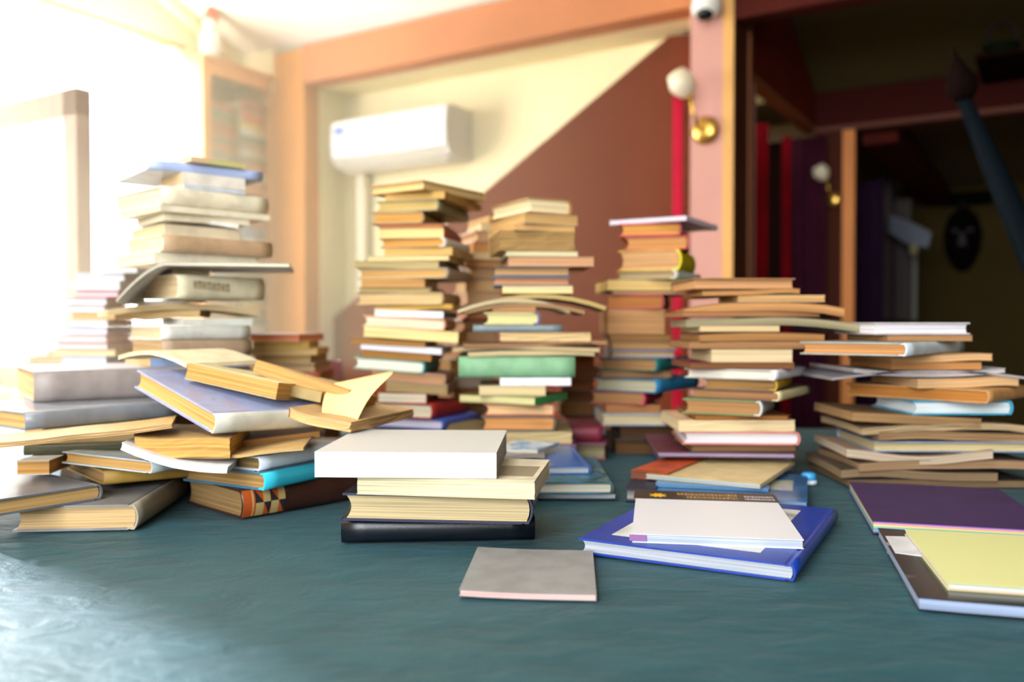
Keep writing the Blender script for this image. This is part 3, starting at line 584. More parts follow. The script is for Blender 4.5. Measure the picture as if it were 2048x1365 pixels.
# ------------------------------------------------------------------ tall stacks (listed from the top down)
e_ = {}
A = [
 ('orange and lime magazine', 385, 492, 320, 330, 48, .20, 'mag', 'F', '#e08a5a', '#d9c38a', dict(cmat=mat('#e60', .4, 'marble', cols='#d9713c,#e8c49a,#c9d27a', s=9))),
 ('large pale blue and white hardback', 300, 527, 346, 366, 40, .20, 'hc', 'F', '#c9d4ee', '#f2eef2', dict(smat=mat('#abc', .4, 'gradx', t=.25, cols='#b4c4ec,#dfe4f4,#bcd2f0,#8fbce6,#b5c8ee'))),
 ('cream spined paperback', 368, 492, 372, 396, 42, .10, 'pb', 'F', '#eadfd2', TAN, {}),
 ('thin light blue booklet', 370, 492, 396, 405, 44, .12, 'mag', 'F', '#b9c8e6', CRM, {}),
 ('big cream hardback with faded spine', 325, 537, 410, 446, 47, .19, 'hc', 'F', '#ecdcb4', '#e6cfa4', {}),
 ('thin cream paperback', 322, 541, 446, 458, 46, .17, 'pb', 'F', '#efe0ba', '#e8d0a0', {}),
 ('pale limp paperback', 330, 500, 460, 474, 40, .15, 'pb', 'F', '#ead9b4', '#e8d4ae', dict(bend=wave(.001))),
 ('white booklet tilted down right', 352, 478, 476, 484, 30, .12, 'mag', 'F', '#f0eae8', '#eee', dict(roll=-6, lift=.006)),
 ('tan paperback with coarse pages', 330, 480, 484, 506, 45, .14, 'pb', 'F', '#d8c096', '#dcb478', {}),
 ('brown spined hardback with cream cover', 328, 545, 508, 541, 47, .15, 'hc', 'F', '#eadbb4', '#e9cf9c', dict(sp='#b58a62')),
 ('cream spined paperback', 310, 512, 541, 563, 47, .16, 'pb', 'F', '#ecdfba', '#eed9ac', {}),
 ('large blue-grey limp folder', 232, 580, 564, 571, 12, .19, 'mag', 'B', '#9aa2b4', '#e2d4b0', dict(bend=lambda x, y: -.062 * (max(0, -x - .45) / .55) ** 1.5, name='folder', nx=26, dY=-.085)),
 ('small tan wedge of pages', 345, 420, 572, 586, 40, .12, 'pb', 'F', '#e2bf78', '#deb76c', {}),
 ('thick cream book with dark lettering', 355, 528, 586, 632, 50, .13, 'hc', 'F', '#e8dbac', '#d9b276', {}),
 ('crumpled white booklet', 290, 415, 632, 640, 30, .12, 'mag', 'F', '#efe6e2', '#eee', dict(bend=wave(.003))),
 ('floppy tan paperback', 215, 520, 640, 652, 30, .18, 'pb', 'B', '#c9a670', '#d2ad72', dict(bend=arc(.012))),
 ('wavy orange-tan paperback', 235, 400, 652, 670, 12, .15, 'pb', 'B', '#d9a25a', '#dcae66', dict(bend=wave(.003), ragged=.0006)),
 ('white and green magazine', 365, 505, 662, 676, 35, .15, 'mag', 'F', '#dfe8e0', '#eee', dict(dY=.03)),
 ('pale blue spined hardback', 322, 500, 676, 704, 45, .14, 'hc', 'F', '#d4dcd8', '#e2c48e', {}),
 ('tan-grey spined hardback', 325, 502, 704, 738, 45, .14, 'hc', 'F', '#b89a7c', '#c9a470', {}),
 ('blue and tan paperback', 300, 492, 738, 760, 40, .14, 'pb', 'F', '#8fa6cc', TAN, {}),
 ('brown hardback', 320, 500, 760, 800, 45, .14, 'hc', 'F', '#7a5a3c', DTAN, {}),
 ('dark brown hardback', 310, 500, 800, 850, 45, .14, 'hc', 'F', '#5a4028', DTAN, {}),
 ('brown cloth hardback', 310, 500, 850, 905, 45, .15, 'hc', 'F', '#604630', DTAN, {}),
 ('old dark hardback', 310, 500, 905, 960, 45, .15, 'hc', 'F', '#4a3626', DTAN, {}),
]
def pale(h, k=.45):                                     # glow on this stack mixed into its cover and page colours
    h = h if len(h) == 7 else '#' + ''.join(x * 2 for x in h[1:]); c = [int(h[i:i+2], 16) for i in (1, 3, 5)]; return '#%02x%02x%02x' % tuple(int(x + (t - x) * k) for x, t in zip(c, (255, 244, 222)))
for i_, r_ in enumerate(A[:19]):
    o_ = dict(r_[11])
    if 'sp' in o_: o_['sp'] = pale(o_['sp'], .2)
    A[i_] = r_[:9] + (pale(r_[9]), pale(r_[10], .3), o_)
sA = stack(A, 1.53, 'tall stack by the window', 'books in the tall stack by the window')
# lettering on the thick cream spine
for o in sA:
    if o['label'].startswith('thick cream book'):
        W = max(c.dimensions.x for c in o.children); T = max(c.dimensions.z for c in o.children); rs = random.Random(2); bm = bmesh.new()
        x = -W * .34
        for k in range(8):
            h = T * .34; z0 = T * .42 - k * T * .015; y = -.065 - .0052; wd = W * .035
            box(bm, (x, y, z0), (x + wd * .28, y + .001, z0 + h)); box(bm, (x + wd * .72, y, z0), (x + wd, y + .001, z0 + h))
            if k % 2: box(bm, (x, y, z0 + h * .8), (x + wd, y + .001, z0 + h))
            else: box(bm, (x, y, z0 + h * .4), (x + wd, y + .001, z0 + h * .58))
            x += wd * 1.5
        obj('spine_lettering', bm, mat('#a08a68', .6), o)
A2 = [
 ('red and white open pamphlet', 500, 598, 668, 683, -8, .14, 'mag', 'B', '#f0e4e4', '#e6875c', {}),
 ('tan book with lime corner', 505, 618, 683, 697, 5, .15, 'pb', 'B', '#b9c24a', '#c99a4e', {}),
 ('long tan paperback', 500, 634, 697, 711, 3, .15, 'pb', 'B', '#c8a45a', '#d8b070', {}),
 ('grey-tan hardback', 505, 622, 711, 727, 0, .15, 'hc', 'B', '#a8956c', '#c49a5e', {}),
 ('pale tan hardback', 505, 630, 727, 745, 0, .15, 'hc', 'B', '#b89a6c', '#c9a578', {}),
 ('rust red hardback', 500, 640, 745, 765, 0, .15, 'hc', 'F', '#b0562c', '#b98248', {}),
 ('amber brown paperback', 505, 650, 765, 785, 0, .15, 'pb', 'B', '#a8702c', '#b8853c', {}),
 ('brown hardback', 500, 650, 785, 820, 0, .15, 'hc', 'B', '#7a5430', '#a87a44', {}),
 ('dark brown hardback', 505, 650, 820, 868, 0, .15, 'hc', 'B', '#5a3a20', '#8a6438', {}),
 ('old brown hardback', 500, 650, 868, 905, 0, .15, 'hc', 'B', '#5a3a20', '#8a6438', {}),
]
stack(A2, 1.74, 'low stack before the pink mug', 'books in the low stack before the pink mug')
L1 = [
 ('thin white booklet', 205, 275, 530, 545, 5, .14, 'mag', 'B', WHT, WHT, {}),
 ('white hardback', 150, 250, 545, 560, 8, .14, 'hc', 'B', '#efeaf0', '#f2eef0', {}),
 ('pale paperback', 140, 240, 560, 578, 6, .14, 'pb', 'B', '#efe6e6', '#f4eeee', {}),
 ('pink-red hardback', 150, 238, 578, 592, 8, .14, 'hc', 'B', '#dd7a80', '#f0d6d8', {}),
 ('pale pink hardback', 128, 214, 592, 606, 5, .14, 'hc', 'B', '#eecfd2', '#f6e8e8', {}),
 ('white hardback with grey cover', 124, 210, 606, 622, 6, .14, 'hc', 'B', '#cfc9c4', '#f2efee', {}),
 ('tan paperback', 145, 230, 622, 635, 4, .14, 'pb', 'B', '#d9b070', '#e0b878', {}),
 ('cream paperback', 138, 215, 635, 648, 3, .14, 'pb', 'B', '#eee4d8', '#f2e8e2', {}),
 ('lavender hardback', 132, 214, 648, 664, 3, .14, 'hc', 'B', '#c9c2d8', '#ece8f0', {}),
 ('rose hardback', 105, 212, 664, 679, 0, .14, 'hc', 'B', '#e6b8b0', '#f6e6e4', {}),
 ('salmon hardback', 108, 214, 679, 693, 0, .14, 'hc', 'B', '#dfa498', '#f4e2e4', {}),
 ('cream and tan paperback', 105, 230, 693, 706, 0, .14, 'pb', 'B', '#e6cc98', '#e8d4a4', {}),
 ('pale blue hardback', 120, 212, 706, 720, 0, .14, 'hc', 'B', '#c4d0ec', '#e6eaf4', {}),
 ('white ribbed paperback', 125, 213, 720, 738, 0, .14, 'pb', 'B', '#e8e6dc', '#ecebe2', {}),
 ('brown hardback', 110, 225, 738, 790, 0, .14, 'hc', 'B', '#8a6a48', TAN, {}),
 ('old tan hardback', 110, 225, 790, 850, 0, .14, 'hc', 'B', '#8a6a48', TAN, {}),
 ('old brown hardback', 110, 225, 850, 880, 0, .14, 'hc', 'B', '#6a4a30', TAN, {}),
]
stack(L1, 1.80, 'pale stack nearest the open sash', 'books in the pale stack nearest the open sash')
L2 = [
 ('white paperback', 68, 92, 700, 712, 0, .12, 'pb', 'B', '#f2efe6', '#f4f0ea', {}),
 ('tan paperback', 55, 128, 712, 722, 0, .12, 'pb', 'B', '#d8b888', '#dcbc8c', {}),
 ('cream hardback', 45, 130, 722, 734, 0, .12, 'hc', 'B', '#e0cfa8', '#ead8b4', {}),
 ('grey-tan hardback', 48, 128, 734, 748, 0, .12, 'hc', 'B', '#b8a480', '#d8c298', {}),
 ('brown hardback', 40, 125, 748, 800, 0, .12, 'hc', 'B', '#8a6a48', TAN, {}),
 ('old brown hardback', 40, 125, 800, 875, 0, .12, 'hc', 'B', '#8a6a48', TAN, {}),
]
stack(L2, 1.86, 'low stack at the far left', 'books in the low stack at the far left')
Bs = [
 ('flat tan hardback', 740, 846, 366, 384, -34, .20, 'hc', 'B', '#c99b5e', '#e2c184', {}),
 ('wide tan paperback', 770, 890, 384, 398, -18, .20, 'pb', 'R', '#c4974e', '#c8a05c', {}),
 ('olive-grey covered hardback', 752, 875, 398, 420, -14, .20, 'hc', 'R', '#8f8860', '#c7a868', {}),
 ('thick orange-tan hardback', 742, 845, 420, 443, -8, .19, 'hc', 'R', '#b08a52', '#d39c54', {}),
 ('thin brick red hardback', 756, 888, 443, 452, -6, .17, 'hc', 'R', '#a4613c', '#c07a4c', {}),
 ('cream paperback with red spine', 758, 888, 452, 470, -8, .17, 'pb', 'R', '#c8a040', '#e8cf8c', dict(sp='#a82a18')),
 ('orange-tan hardback with white spine', 760, 888, 470, 488, -14, .17, 'hc', 'R', '#a8783c', '#cf9650', dict(sp='#e6e0da')),
 ('tan paperback', 768, 905, 488, 504, -10, .18, 'pb', 'R', '#b89a60', '#cfa864', {}),
 ('cream sheeted paperback', 735, 898, 504, 513, -6, .19, 'pb', 'R', '#cdb078', '#e2ca94', {}),
 ('bundle of grey magazines', 708, 878, 513, 527, -8, .20, 'mag', 'R', '#8d8058', '#b8a370', dict(ragged=.001, roll=-1)),
 ('tan hardback with grey curved spine', 715, 893, 527, 547, -12, .19, 'hc', 'R', '#a89878', '#cda062', dict(sp='#a49684')),
 ('orange-tan paperback with red patch', 722, 850, 547, 563, -4, .16, 'pb', 'R', '#a8763c', '#cb975a', {}),
 ('thin olive hardback', 715, 862, 563, 573, -4, .17, 'hc', 'R', '#8c7c50', '#b89c64', {}),
 ('cream-tan hardback', 712, 884, 573, 597, -8, .17, 'hc', 'R', '#b09460', '#dcba84', {}),
 ('limp mustard paperback', 748, 905, 597, 607, -6, .16, 'pb', 'R', '#b88c3c', '#c89c4c', dict(bend=wave(.002))),
 ('white slim paperback', 748, 887, 607, 620, -6, .15, 'pb', 'R', '#efece8', '#f2f0ec', dict(sp='#5a6878', roll=-2)),
 ('pale cream hardback', 725, 888, 620, 642, -4, .15, 'hc', 'R', '#d89a78', '#f2e2c2', dict(roll=-3)),
 ('cream paperback with yellow back cover', 726, 916, 642, 663, -3, .16, 'pb', 'R', '#d9b820', '#f0d898', dict(roll=-4)),
 ('brown limp paperback', 700, 850, 663, 674, -3, .16, 'pb', 'R', '#8a6030', '#a8773c', dict(roll=-3)),
 ('white folded magazine', 720, 883, 674, 686, -3, .15, 'mag', 'R', '#e4dfe6', '#e6e2ea', dict(roll=-4)),
 ('dark tan paperback', 722, 862, 686, 700, -3, .16, 'pb', 'R', '#8a6436', '#a4743c', dict(roll=-4)),
 ('ivory hardback with teal spine', 706, 846, 700, 723, -6, .16, 'hc', 'R', '#7f9a80', '#eee8d8', dict(sp='#2a8a8a', roll=-4)),
 ('rosy brown hardback', 736, 888, 723, 744, -3, .16, 'hc', 'R', '#a87c64', '#b98a64', dict(roll=-5)),
 ('bundle of grey-tan magazines', 770, 895, 744, 765, -3, .17, 'mag', 'R', '#8a7658', '#a48a60', dict(ragged=.001, roll=-3)),
 ('pale paperback', 755, 852, 765, 783, -4, .15, 'pb', 'R', '#a85038', '#dccfb6', dict(roll=-1)),
 ('thick red hardback', 740, 862, 783, 812, -24, .15, 'hc', 'R', '#9c2420', '#dacdb2', {}),
 ('blue slim hardback', 738, 884, 812, 832, -24, .16, 'hc', 'R', '#3e56a8', '#cfc8da', {}),
 ('olive-brown hardback', 745, 870, 832, 852, -5, .16, 'hc', 'R', '#4c4a30', '#a48c54', {}),
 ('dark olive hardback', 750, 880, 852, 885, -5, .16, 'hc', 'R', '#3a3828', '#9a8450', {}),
]
stack(Bs, 1.66, 'stack under the air conditioner', 'books in the tall stack under the air conditioner')
Cs = [
 ('brown book with sunlit page wedge', 1056, 1141, 397, 427, 28, .15, 'hc', 'R', '#b08048', '#f2dcae', dict(sp='#b08048')),
 ('limp tan paperback', 1050, 1156, 430, 450, 24, .17, 'pb', 'B', '#a8a090', '#d0a468', {}),
 ('tan paperback with pale corner', 1030, 1150, 450, 462, 18, .16, 'pb', 'B', '#e8cfa0', '#d8a868', {}),
 ('thick brown paperback with ragged pages', 1000, 1150, 462, 500, 8, .17, 'pb', 'B', '#a88a58', '#a88452', dict(ragged=.0012)),
 ('thin ivory paperback', 1012, 1156, 500, 511, 4, .17, 'pb', 'B', '#8a8462', '#dccfa4', {}),
 ('long pinkish tan rolled magazine', 1016, 1188, 511, 530, 2, .16, 'pb', 'B', '#bf8f70', '#cf9c74', dict(name='magazine')),
 ('slim hardback with dark teal cover', 986, 1140, 530, 549, 0, .16, 'hc', 'B', '#2f4a4e', '#b89064', {}),
 ('rosy hardback with blue cover', 986, 1140, 549, 567, 0, .16, 'hc', 'B', '#5c6484', '#c08a64', {}),
 ('cream and yellow paperback', 1004, 1146, 567, 582, 0, .15, 'pb', 'B', '#c8a43c', '#e8d49c', {}),
 ('drooping olive-tan magazine', 940, 1212, 582, 591, -2, .20, 'mag', 'B', '#9c8454', '#c0a468', dict(bend=arc(.022))),
 ('drooping cream magazine', 915, 1140, 591, 599, 2, .20, 'mag', 'B', '#b8a684', '#d6c69c', dict(bend=arc(.020))),
 ('drooping brown magazine', 930, 1170, 599, 607, 0, .20, 'mag', 'B', '#8a6a44', '#a8845c', dict(bend=arc(.014))),
 ('slim rosy tan paperback', 985, 1072, 607, 618, 0, .16, 'pb', 'B', '#9a7048', '#b9865a', {}),
 ('pale yellow hardback with blue spine', 968, 1078, 618, 642, 0, .17, 'hc', 'R', '#c8bd80', '#dcd094', dict(sp='#3f5f9c')),
 ('slim slate blue hardback', 946, 1124, 642, 656, 0, .16, 'hc', 'F', '#78868a', '#cfc9b4', {}),
 ('tan paperback with ragged pages', 1000, 1182, 656, 675, 0, .17, 'pb', 'B', '#a47a54', '#dcbc88', dict(ragged=.001)),
 ('loose brown magazine', 925, 1215, 675, 683, 2, .20, 'mag', 'B', '#7a5438', '#a87c58', dict(bend=wave(.003))),
 ('loose grey-brown magazine', 905, 1200, 683, 692, -1, .20, 'mag', 'B', '#8a7050', '#c4ac80', dict(bend=wave(.003, 3, 2))),
 ('loose ivory magazine', 935, 1190, 692, 703, 1, .20, 'mag', 'B', '#8f7c5c', '#cdb98c', dict(bend=wave(.002, 2, 1))),
 ('thick sage green hardback', 917, 1150, 704, 745, 0, .17, 'hc', 'F', '#7fae84', '#c8bc94', dict(cr=.6)),
 ('white and blue magazine', 1000, 1142, 746, 761, 0, .17, 'mag', 'F', '#e8ecf4', '#d8dce8', {}),
 ('ivory page paperback with dark spine', 957, 1092, 761, 781, 0, .16, 'pb', 'R', '#b49a74', '#dcc697', dict(sp='#38344a')),
 ('paperback with bright green spine', 918, 1070, 781, 796, -27, .14, 'pb', 'R', '#7c8a48', '#d2c890', dict(sp='#18984c')),
 ('pink-edged hardback', 968, 1109, 796, 820, 0, .15, 'hc', 'R', '#a84c44', '#e8bc88', {}),
 ('thick apricot brown hardback', 962, 1109, 820, 849, 0, .15, 'hc', 'R', '#5c5a4a', '#d8975c', {}),
 ('bundle of tan magazines', 890, 1145, 851, 876, 0, .19, 'mag', 'B', '#8a7850', '#cdb586', dict(ragged=.001)),
 ('hardback with lilac cover', 1045, 1152, 880, 900, -4, .16, 'hc', 'R', '#7a4a78', '#dccabc', {}),
 ('bundle of grey magazines', 940, 1110, 902, 925, 0, .19, 'mag', 'B', '#8a8070', '#b4a898', {}),
]
sC = stack(Cs, 1.54, 'central stack with the green book', 'books in the central stack with the thick green hardback')
Cb = [
 ('tan paperback', 978, 1040, 432, 446, 22, .14, 'pb', 'R', '#b08a54', '#d6aa6c', {}),
 ('sunlit cream paperback', 962, 1032, 446, 462, 15, .14, 'pb', 'R', '#e8d0a4', '#ecd2a0', {}),
 ('pinkish tan hardback', 950, 1022, 462, 485, 21, .14, 'hc', 'R', '#d0a088', '#dcae80', {}),
 ('orange-tan paperback', 945, 1012, 485, 505, 14, .14, 'pb', 'R', '#b8763c', '#d8985a', {}),
 ('cream paperback', 940, 1018, 505, 520, 20, .14, 'pb', 'R', '#dcc49c', '#e6c898', {}),
 ('rust brown hardback', 926, 1006, 520, 536, 13, .14, 'hc', 'R', '#8c4c24', '#c08a58', {}),
 ('grey-brown hardback', 936, 1002, 536, 560, 19, .14, 'hc', 'R', '#8c7460', '#b8946c', {}),
 ('tan page paperback', 930, 1002, 560, 584, 12, .14, 'pb', 'R', '#a08058', '#cfa878', {}),
 ('pale brown paperback', 934, 1000, 584, 610, 18, .14, 'pb', 'R', '#a87c58', '#c8a078', {}),
 ('red-brown hardback', 926, 1000, 610, 640, 11, .14, 'hc', 'R', '#8c3c20', '#b87850', {}),
 ('dark brown hardback', 922, 992, 640, 664, 17, .14, 'hc', 'R', '#5c3c28', '#a87c54', {}),
 ('sandy paperback', 915, 990, 664, 690, 10, .14, 'pb', 'R', '#b08c60', '#d8b48c', {}),
 ('brown hardback', 912, 986, 690, 720, 16, .14, 'hc', 'R', '#6c4828', '#a0703c', {}),
 ('mustard brown paperback', 900, 986, 720, 750, 22, .14, 'pb', 'R', '#8c6428', '#b08448', {}),
 ('lilac grey paperback', 905, 986, 750, 778, 15, .14, 'pb', 'R', '#a8988c', '#bcac9c', {}),
 ('amber brown hardback', 900, 980, 778, 812, 21, .14, 'hc', 'R', '#8c4c1c', '#a8703c', {}),
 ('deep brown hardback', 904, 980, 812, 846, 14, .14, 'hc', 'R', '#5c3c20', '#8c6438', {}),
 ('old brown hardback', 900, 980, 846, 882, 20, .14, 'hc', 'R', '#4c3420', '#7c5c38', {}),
]
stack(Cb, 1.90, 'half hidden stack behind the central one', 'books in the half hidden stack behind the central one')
Cc = [
 ('maroon hardback', 1128, 1196, 690, 712, -4, .13, 'hc', 'B', '#5c2018', '#8c5430', {}),
 ('rust hardback', 1120, 1192, 712, 738, 1, .13, 'hc', 'B', '#7c3c1c', '#94582c', {}),
 ('brown paperback', 1130, 1200, 738, 760, -3, .13, 'pb', 'B', '#5c3820', '#8c5c34', {}),
 ('reddish brown hardback', 1122, 1190, 760, 784, 2, .13, 'hc', 'B', '#7c2c1c', '#9c6038', {}),
 ('umber hardback', 1126, 1196, 784, 808, -2, .13, 'hc', 'B', '#4c2c18', '#7c5030', {}),
 ('tan-brown paperback', 1120, 1194, 808, 834, 3, .13, 'pb', 'B', '#6c4c2c', '#94683c', {}),
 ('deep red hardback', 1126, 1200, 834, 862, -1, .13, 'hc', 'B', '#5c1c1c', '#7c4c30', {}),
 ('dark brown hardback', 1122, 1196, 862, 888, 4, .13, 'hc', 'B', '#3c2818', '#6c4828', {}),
]
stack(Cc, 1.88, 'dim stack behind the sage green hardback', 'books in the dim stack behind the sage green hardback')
Ds = [
 ('hardback with lilac cover hanging open', 1218, 1372, 436, 446, -30, .20, 'mag', 'B', '#c8c0dc', '#e8d8e0', dict(name='hardback_book')),
 ('red hardback', 1238, 1360, 444, 470, -12, .17, 'hc', 'R', '#c22a22', '#d89850', {}),
 ('second red hardback', 1248, 1374, 470, 498, -12, .17, 'hc', 'R', '#b82a22', '#d09458', {}),
 ('thick yellow spined hardback', 1236, 1357, 498, 540, -21, .17, 'hc', 'R', '#d8a818', '#cf9e6c', dict(sp='#f0dc10')),
 ('grey-tan hardback with pale spine', 1232, 1350, 540, 558, -28, .17, 'hc', 'R', '#8f8460', '#b49870', dict(sp='#dfe2d4')),
 ('leaf green paperback', 1215, 1390, 558, 580, 2, .18, 'pb', 'B', '#6c9a2c', '#e2bc78', {}),
 ('thin navy and tan paperback', 1225, 1385, 580, 588, 0, .17, 'pb', 'B', '#34405c', '#b8855c', {}),
 ('crimson spined hardback', 1208, 1325, 588, 617, -14, .16, 'hc', 'R', '#a82018', '#b0703c', {}),
 ('thick tan paperback', 1215, 1330, 617, 668, 0, .16, 'pb', 'B', '#8a6640', '#b8885a', {}),
 ('thin brown paperback', 1220, 1342, 668, 680, 0, .16, 'pb', 'B', '#6a4826', '#94683c', {}),
 ('tan hardback', 1222, 1355, 680, 699, 0, .16, 'hc', 'B', '#7a5c3c', '#b08654', {}),
 ('slim lavender hardback', 1222, 1352, 699, 716, 0, .16, 'hc', 'B', '#7c78a8', '#b09878', {}),
 ('hardback with teal label spine', 1195, 1312, 716, 742, -34, .16, 'hc', 'R', '#4c5c38', '#a07850', dict(sp='#1c6c66')),
 ('thin brown hardback', 1198, 1345, 742, 757, -4, .16, 'hc', 'R', '#5c4430', '#94704c', {}),
 ('grey paged hardback with blue spine', 1187, 1312, 757, 785, -36, .19, 'hc', 'R', '#3c6478', '#b4ac90', dict(sp='#2c7ca8')),
 ('dark hardback with red label spine', 1180, 1288, 785, 810, -22, .16, 'hc', 'R', '#8c2a2a', '#a4784c', dict(sp='#c8284c')),
 ('orange-tan paperback', 1212, 1322, 810, 828, 0, .16, 'pb', 'B', '#7c4c34', '#b0784c', {}),
 ('white edged hardback', 1205, 1332, 828, 853, 0, .16, 'hc', 'B', '#a8acb0', '#cdbc96', {}),
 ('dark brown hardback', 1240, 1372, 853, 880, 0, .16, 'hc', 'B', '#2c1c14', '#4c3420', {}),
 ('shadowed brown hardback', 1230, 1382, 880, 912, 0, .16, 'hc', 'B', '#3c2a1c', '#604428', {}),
]
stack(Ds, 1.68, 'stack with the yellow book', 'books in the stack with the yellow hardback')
Es = [
 ('tan hardback with overhanging cover', 1388, 1590, 556, 579, 3, .16, 'hc', 'B', '#9c6c40', '#cf9c6c', {}),
 ('limp brown paperback', 1405, 1600, 579, 590, 0, .16, 'pb', 'B', '#8a5c34', '#c08a54', dict(bend=wave(.002))),
 ('cream and tan magazine', 1475, 1650, 590, 604, -3, .17, 'mag', 'B', '#dcc49c', '#d4a66c', {}),
 ('limp tan paperback with drooping end', 1368, 1690, 604, 622, -6, .18, 'pb', 'B', '#a4774a', '#c08c58', dict(bend=arc(.010, 3))),
 ('brown covered magazine', 1366, 1640, 622, 634, 0, .18, 'mag', 'B', '#6c4c34', '#a8744c', {}),
 ('grey-green drooping magazine', 1372, 1722, 634, 650, -3, .19, 'mag', 'B', '#8c8868', '#a09474', dict(bend=lambda x, y: -.012 * max(0, x) ** 2 - .004 * max(0, -x))),
 ('cream paged paperback', 1400, 1560, 650, 664, 0, .16, 'pb', 'B', '#7c6448', '#dcc090', {}),
 ('large brown paperback', 1400, 1650, 664, 682, 0, .17, 'pb', 'B', '#6c4c2c', '#a87848', dict(bend=arc(.003))),
 ('large dark tan paperback', 1378, 1655, 682, 698, 0, .17, 'pb', 'B', '#604428', '#a47850', {}),
 ('cream paperback with rounded corners', 1423, 1586, 698, 725, 0, .16, 'pb', 'B', '#c4a878', '#dfc79c', {}),
 ('slim brown book with magenta corner', 1380, 1590, 725, 738, 0, .16, 'pb', 'B', '#8c2c3c', '#7c5434', {}),
 ('ivory paged hardback with white spine', 1370, 1550, 738, 758, -33, .19, 'hc', 'R', '#b4b4ac', '#ddd6c6', dict(sp='#ecebf0')),
 ('brown hardback with mustard spine', 1406, 1553, 758, 780, -26, .16, 'hc', 'R', '#7c5c34', '#9c7444', dict(sp='#c8a020')),
 ('brown hardback with cream spine', 1380, 1558, 780, 799, -33, .19, 'hc', 'R', '#5c4430', '#9c704c', dict(sp='#dccf9c')),
 ('green striped book with white spine', 1366, 1522, 799, 830, -25, .13, 'hc', 'R', '#6c7a44', '#a87c50', dict(sp='#c4c6c4')),
 ('slim orange-brown hardback', 1390, 1582, 830, 840, 0, .16, 'hc', 'B', '#6c3c1c', '#b07438', {}),
 ('thick cream paperback', 1358, 1592, 840, 864, 0, .16, 'pb', 'B', '#dcb890', '#e4cca0', dict(ragged=.0006)),
 ('white paged hardback with coral cover', 1366, 1600, 864, 890, -4, .16, 'hc', 'R', '#d08078', '#e4dce0', {}),
 ('dark brown hardback', 1380, 1598, 890, 905, 0, .16, 'hc', 'R', '#3c2c24', '#7c5c40', {}),
 ('wide thin hardback with wine cover', 1315, 1595, 905, 916, -4, .24, 'hc', 'B', '#5c2030', '#b0a0b8', {}),
]
stack(Es, 1.40, 'stack right of the yellow book', 'books in the stack right of the yellow book', z0=.7865)
Fs = [
 ('bright white hardback', 1748, 1940, 645, 669, 2, .15, 'hc', 'B', '#c8c0c4', '#eeeaf0', {}),
 ('slim tan paperback', 1776, 1946, 669, 682, 2, .15, 'pb', 'B', '#8a6444', '#b98a5c', {}),
 ('hardback with white and blue spine', 1872, 1986, 682, 707, 48, .155, 'hc', 'F', '#9c9c94', '#c48c58', dict(sp='#cfdade')),
 ('limp cream-tan paperback', 1785, 1986, 707, 722, 2, .16, 'pb', 'B', '#c09468', '#dcae7c', dict(bend=wave(.0015))),
 ('orange-tan paperback', 1783, 1965, 722, 738, 2, .15, 'pb', 'B', '#8c5c30', '#c88c54', {}),
 ('wide bowed white magazine', 1665, 2070, 738, 743, 0, .2, 'mag', 'B', '#a8a4ac', '#b8b0ac', dict(bend=arc(.012))),
 ('second wide white magazine', 1708, 2012, 743, 752, 0, .2, 'mag', 'B', '#c4c4cc', '#c8b8b4', dict(bend=lambda x, y: .007 * x * x)),
 ('tan paperback with bent cover', 1836, 2040, 752, 772, 2, .16, 'pb', 'B', '#b08a60', '#d6ac7c', dict(bend=wave(.002))),
 ('thick orange-brown hardback with tan spine', 1980, 2060, 772, 798, 42, .22, 'hc', 'F', '#c08c54', '#b87838', {}),
 ('white paged hardback with cyan cover', 1826, 2026, 798, 826, 0, .15, 'hc', 'R', '#4aa8c8', '#e6eef0', {}),
 ('limp brown paperback sagging right', 1706, 1965, 826, 845, 0, .17, 'pb', 'B', '#7c6044', '#a88258', dict(roll=-3)),
 ('bundle of wavy magazines', 1726, 2060, 845, 860, 0, .18, 'mag', 'B', '#846c50', '#bca27c', dict(bend=wave(.004, 2.6, 1), ragged=.001)),
 ('second bundle of wavy magazines', 1760, 2070, 860, 878, 0, .18, 'mag', 'B', '#6c5440', '#9c7c58', dict(bend=wave(.003, 2, 2.4), ragged=.001)),
 ('long cream hardback', 1750, 2080, 878, 899, -2, .17, 'hc', 'B', '#8c98b4', '#cdbb8c', {}),
 ('buckled cream magazine', 1695, 1990, 899, 917, -4, .18, 'mag', 'B', '#a88c74', '#c8b49c', dict(bend=lambda x, y: -.006 * math.cos(2.6 * x))),
 ('buckled brown magazine', 1720, 2080, 917, 935, 0, .18, 'mag', 'B', '#6c5444', '#a08060', dict(bend=wave(.003, 2, 1.2))),
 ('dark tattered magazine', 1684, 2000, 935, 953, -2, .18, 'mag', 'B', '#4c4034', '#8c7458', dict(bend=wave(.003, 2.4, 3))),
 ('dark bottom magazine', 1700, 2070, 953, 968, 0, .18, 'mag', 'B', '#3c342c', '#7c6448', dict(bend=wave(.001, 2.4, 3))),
]
stack(Fs, 1.34, 'stack at the right edge', 'books in the stack at the right edge of the table')
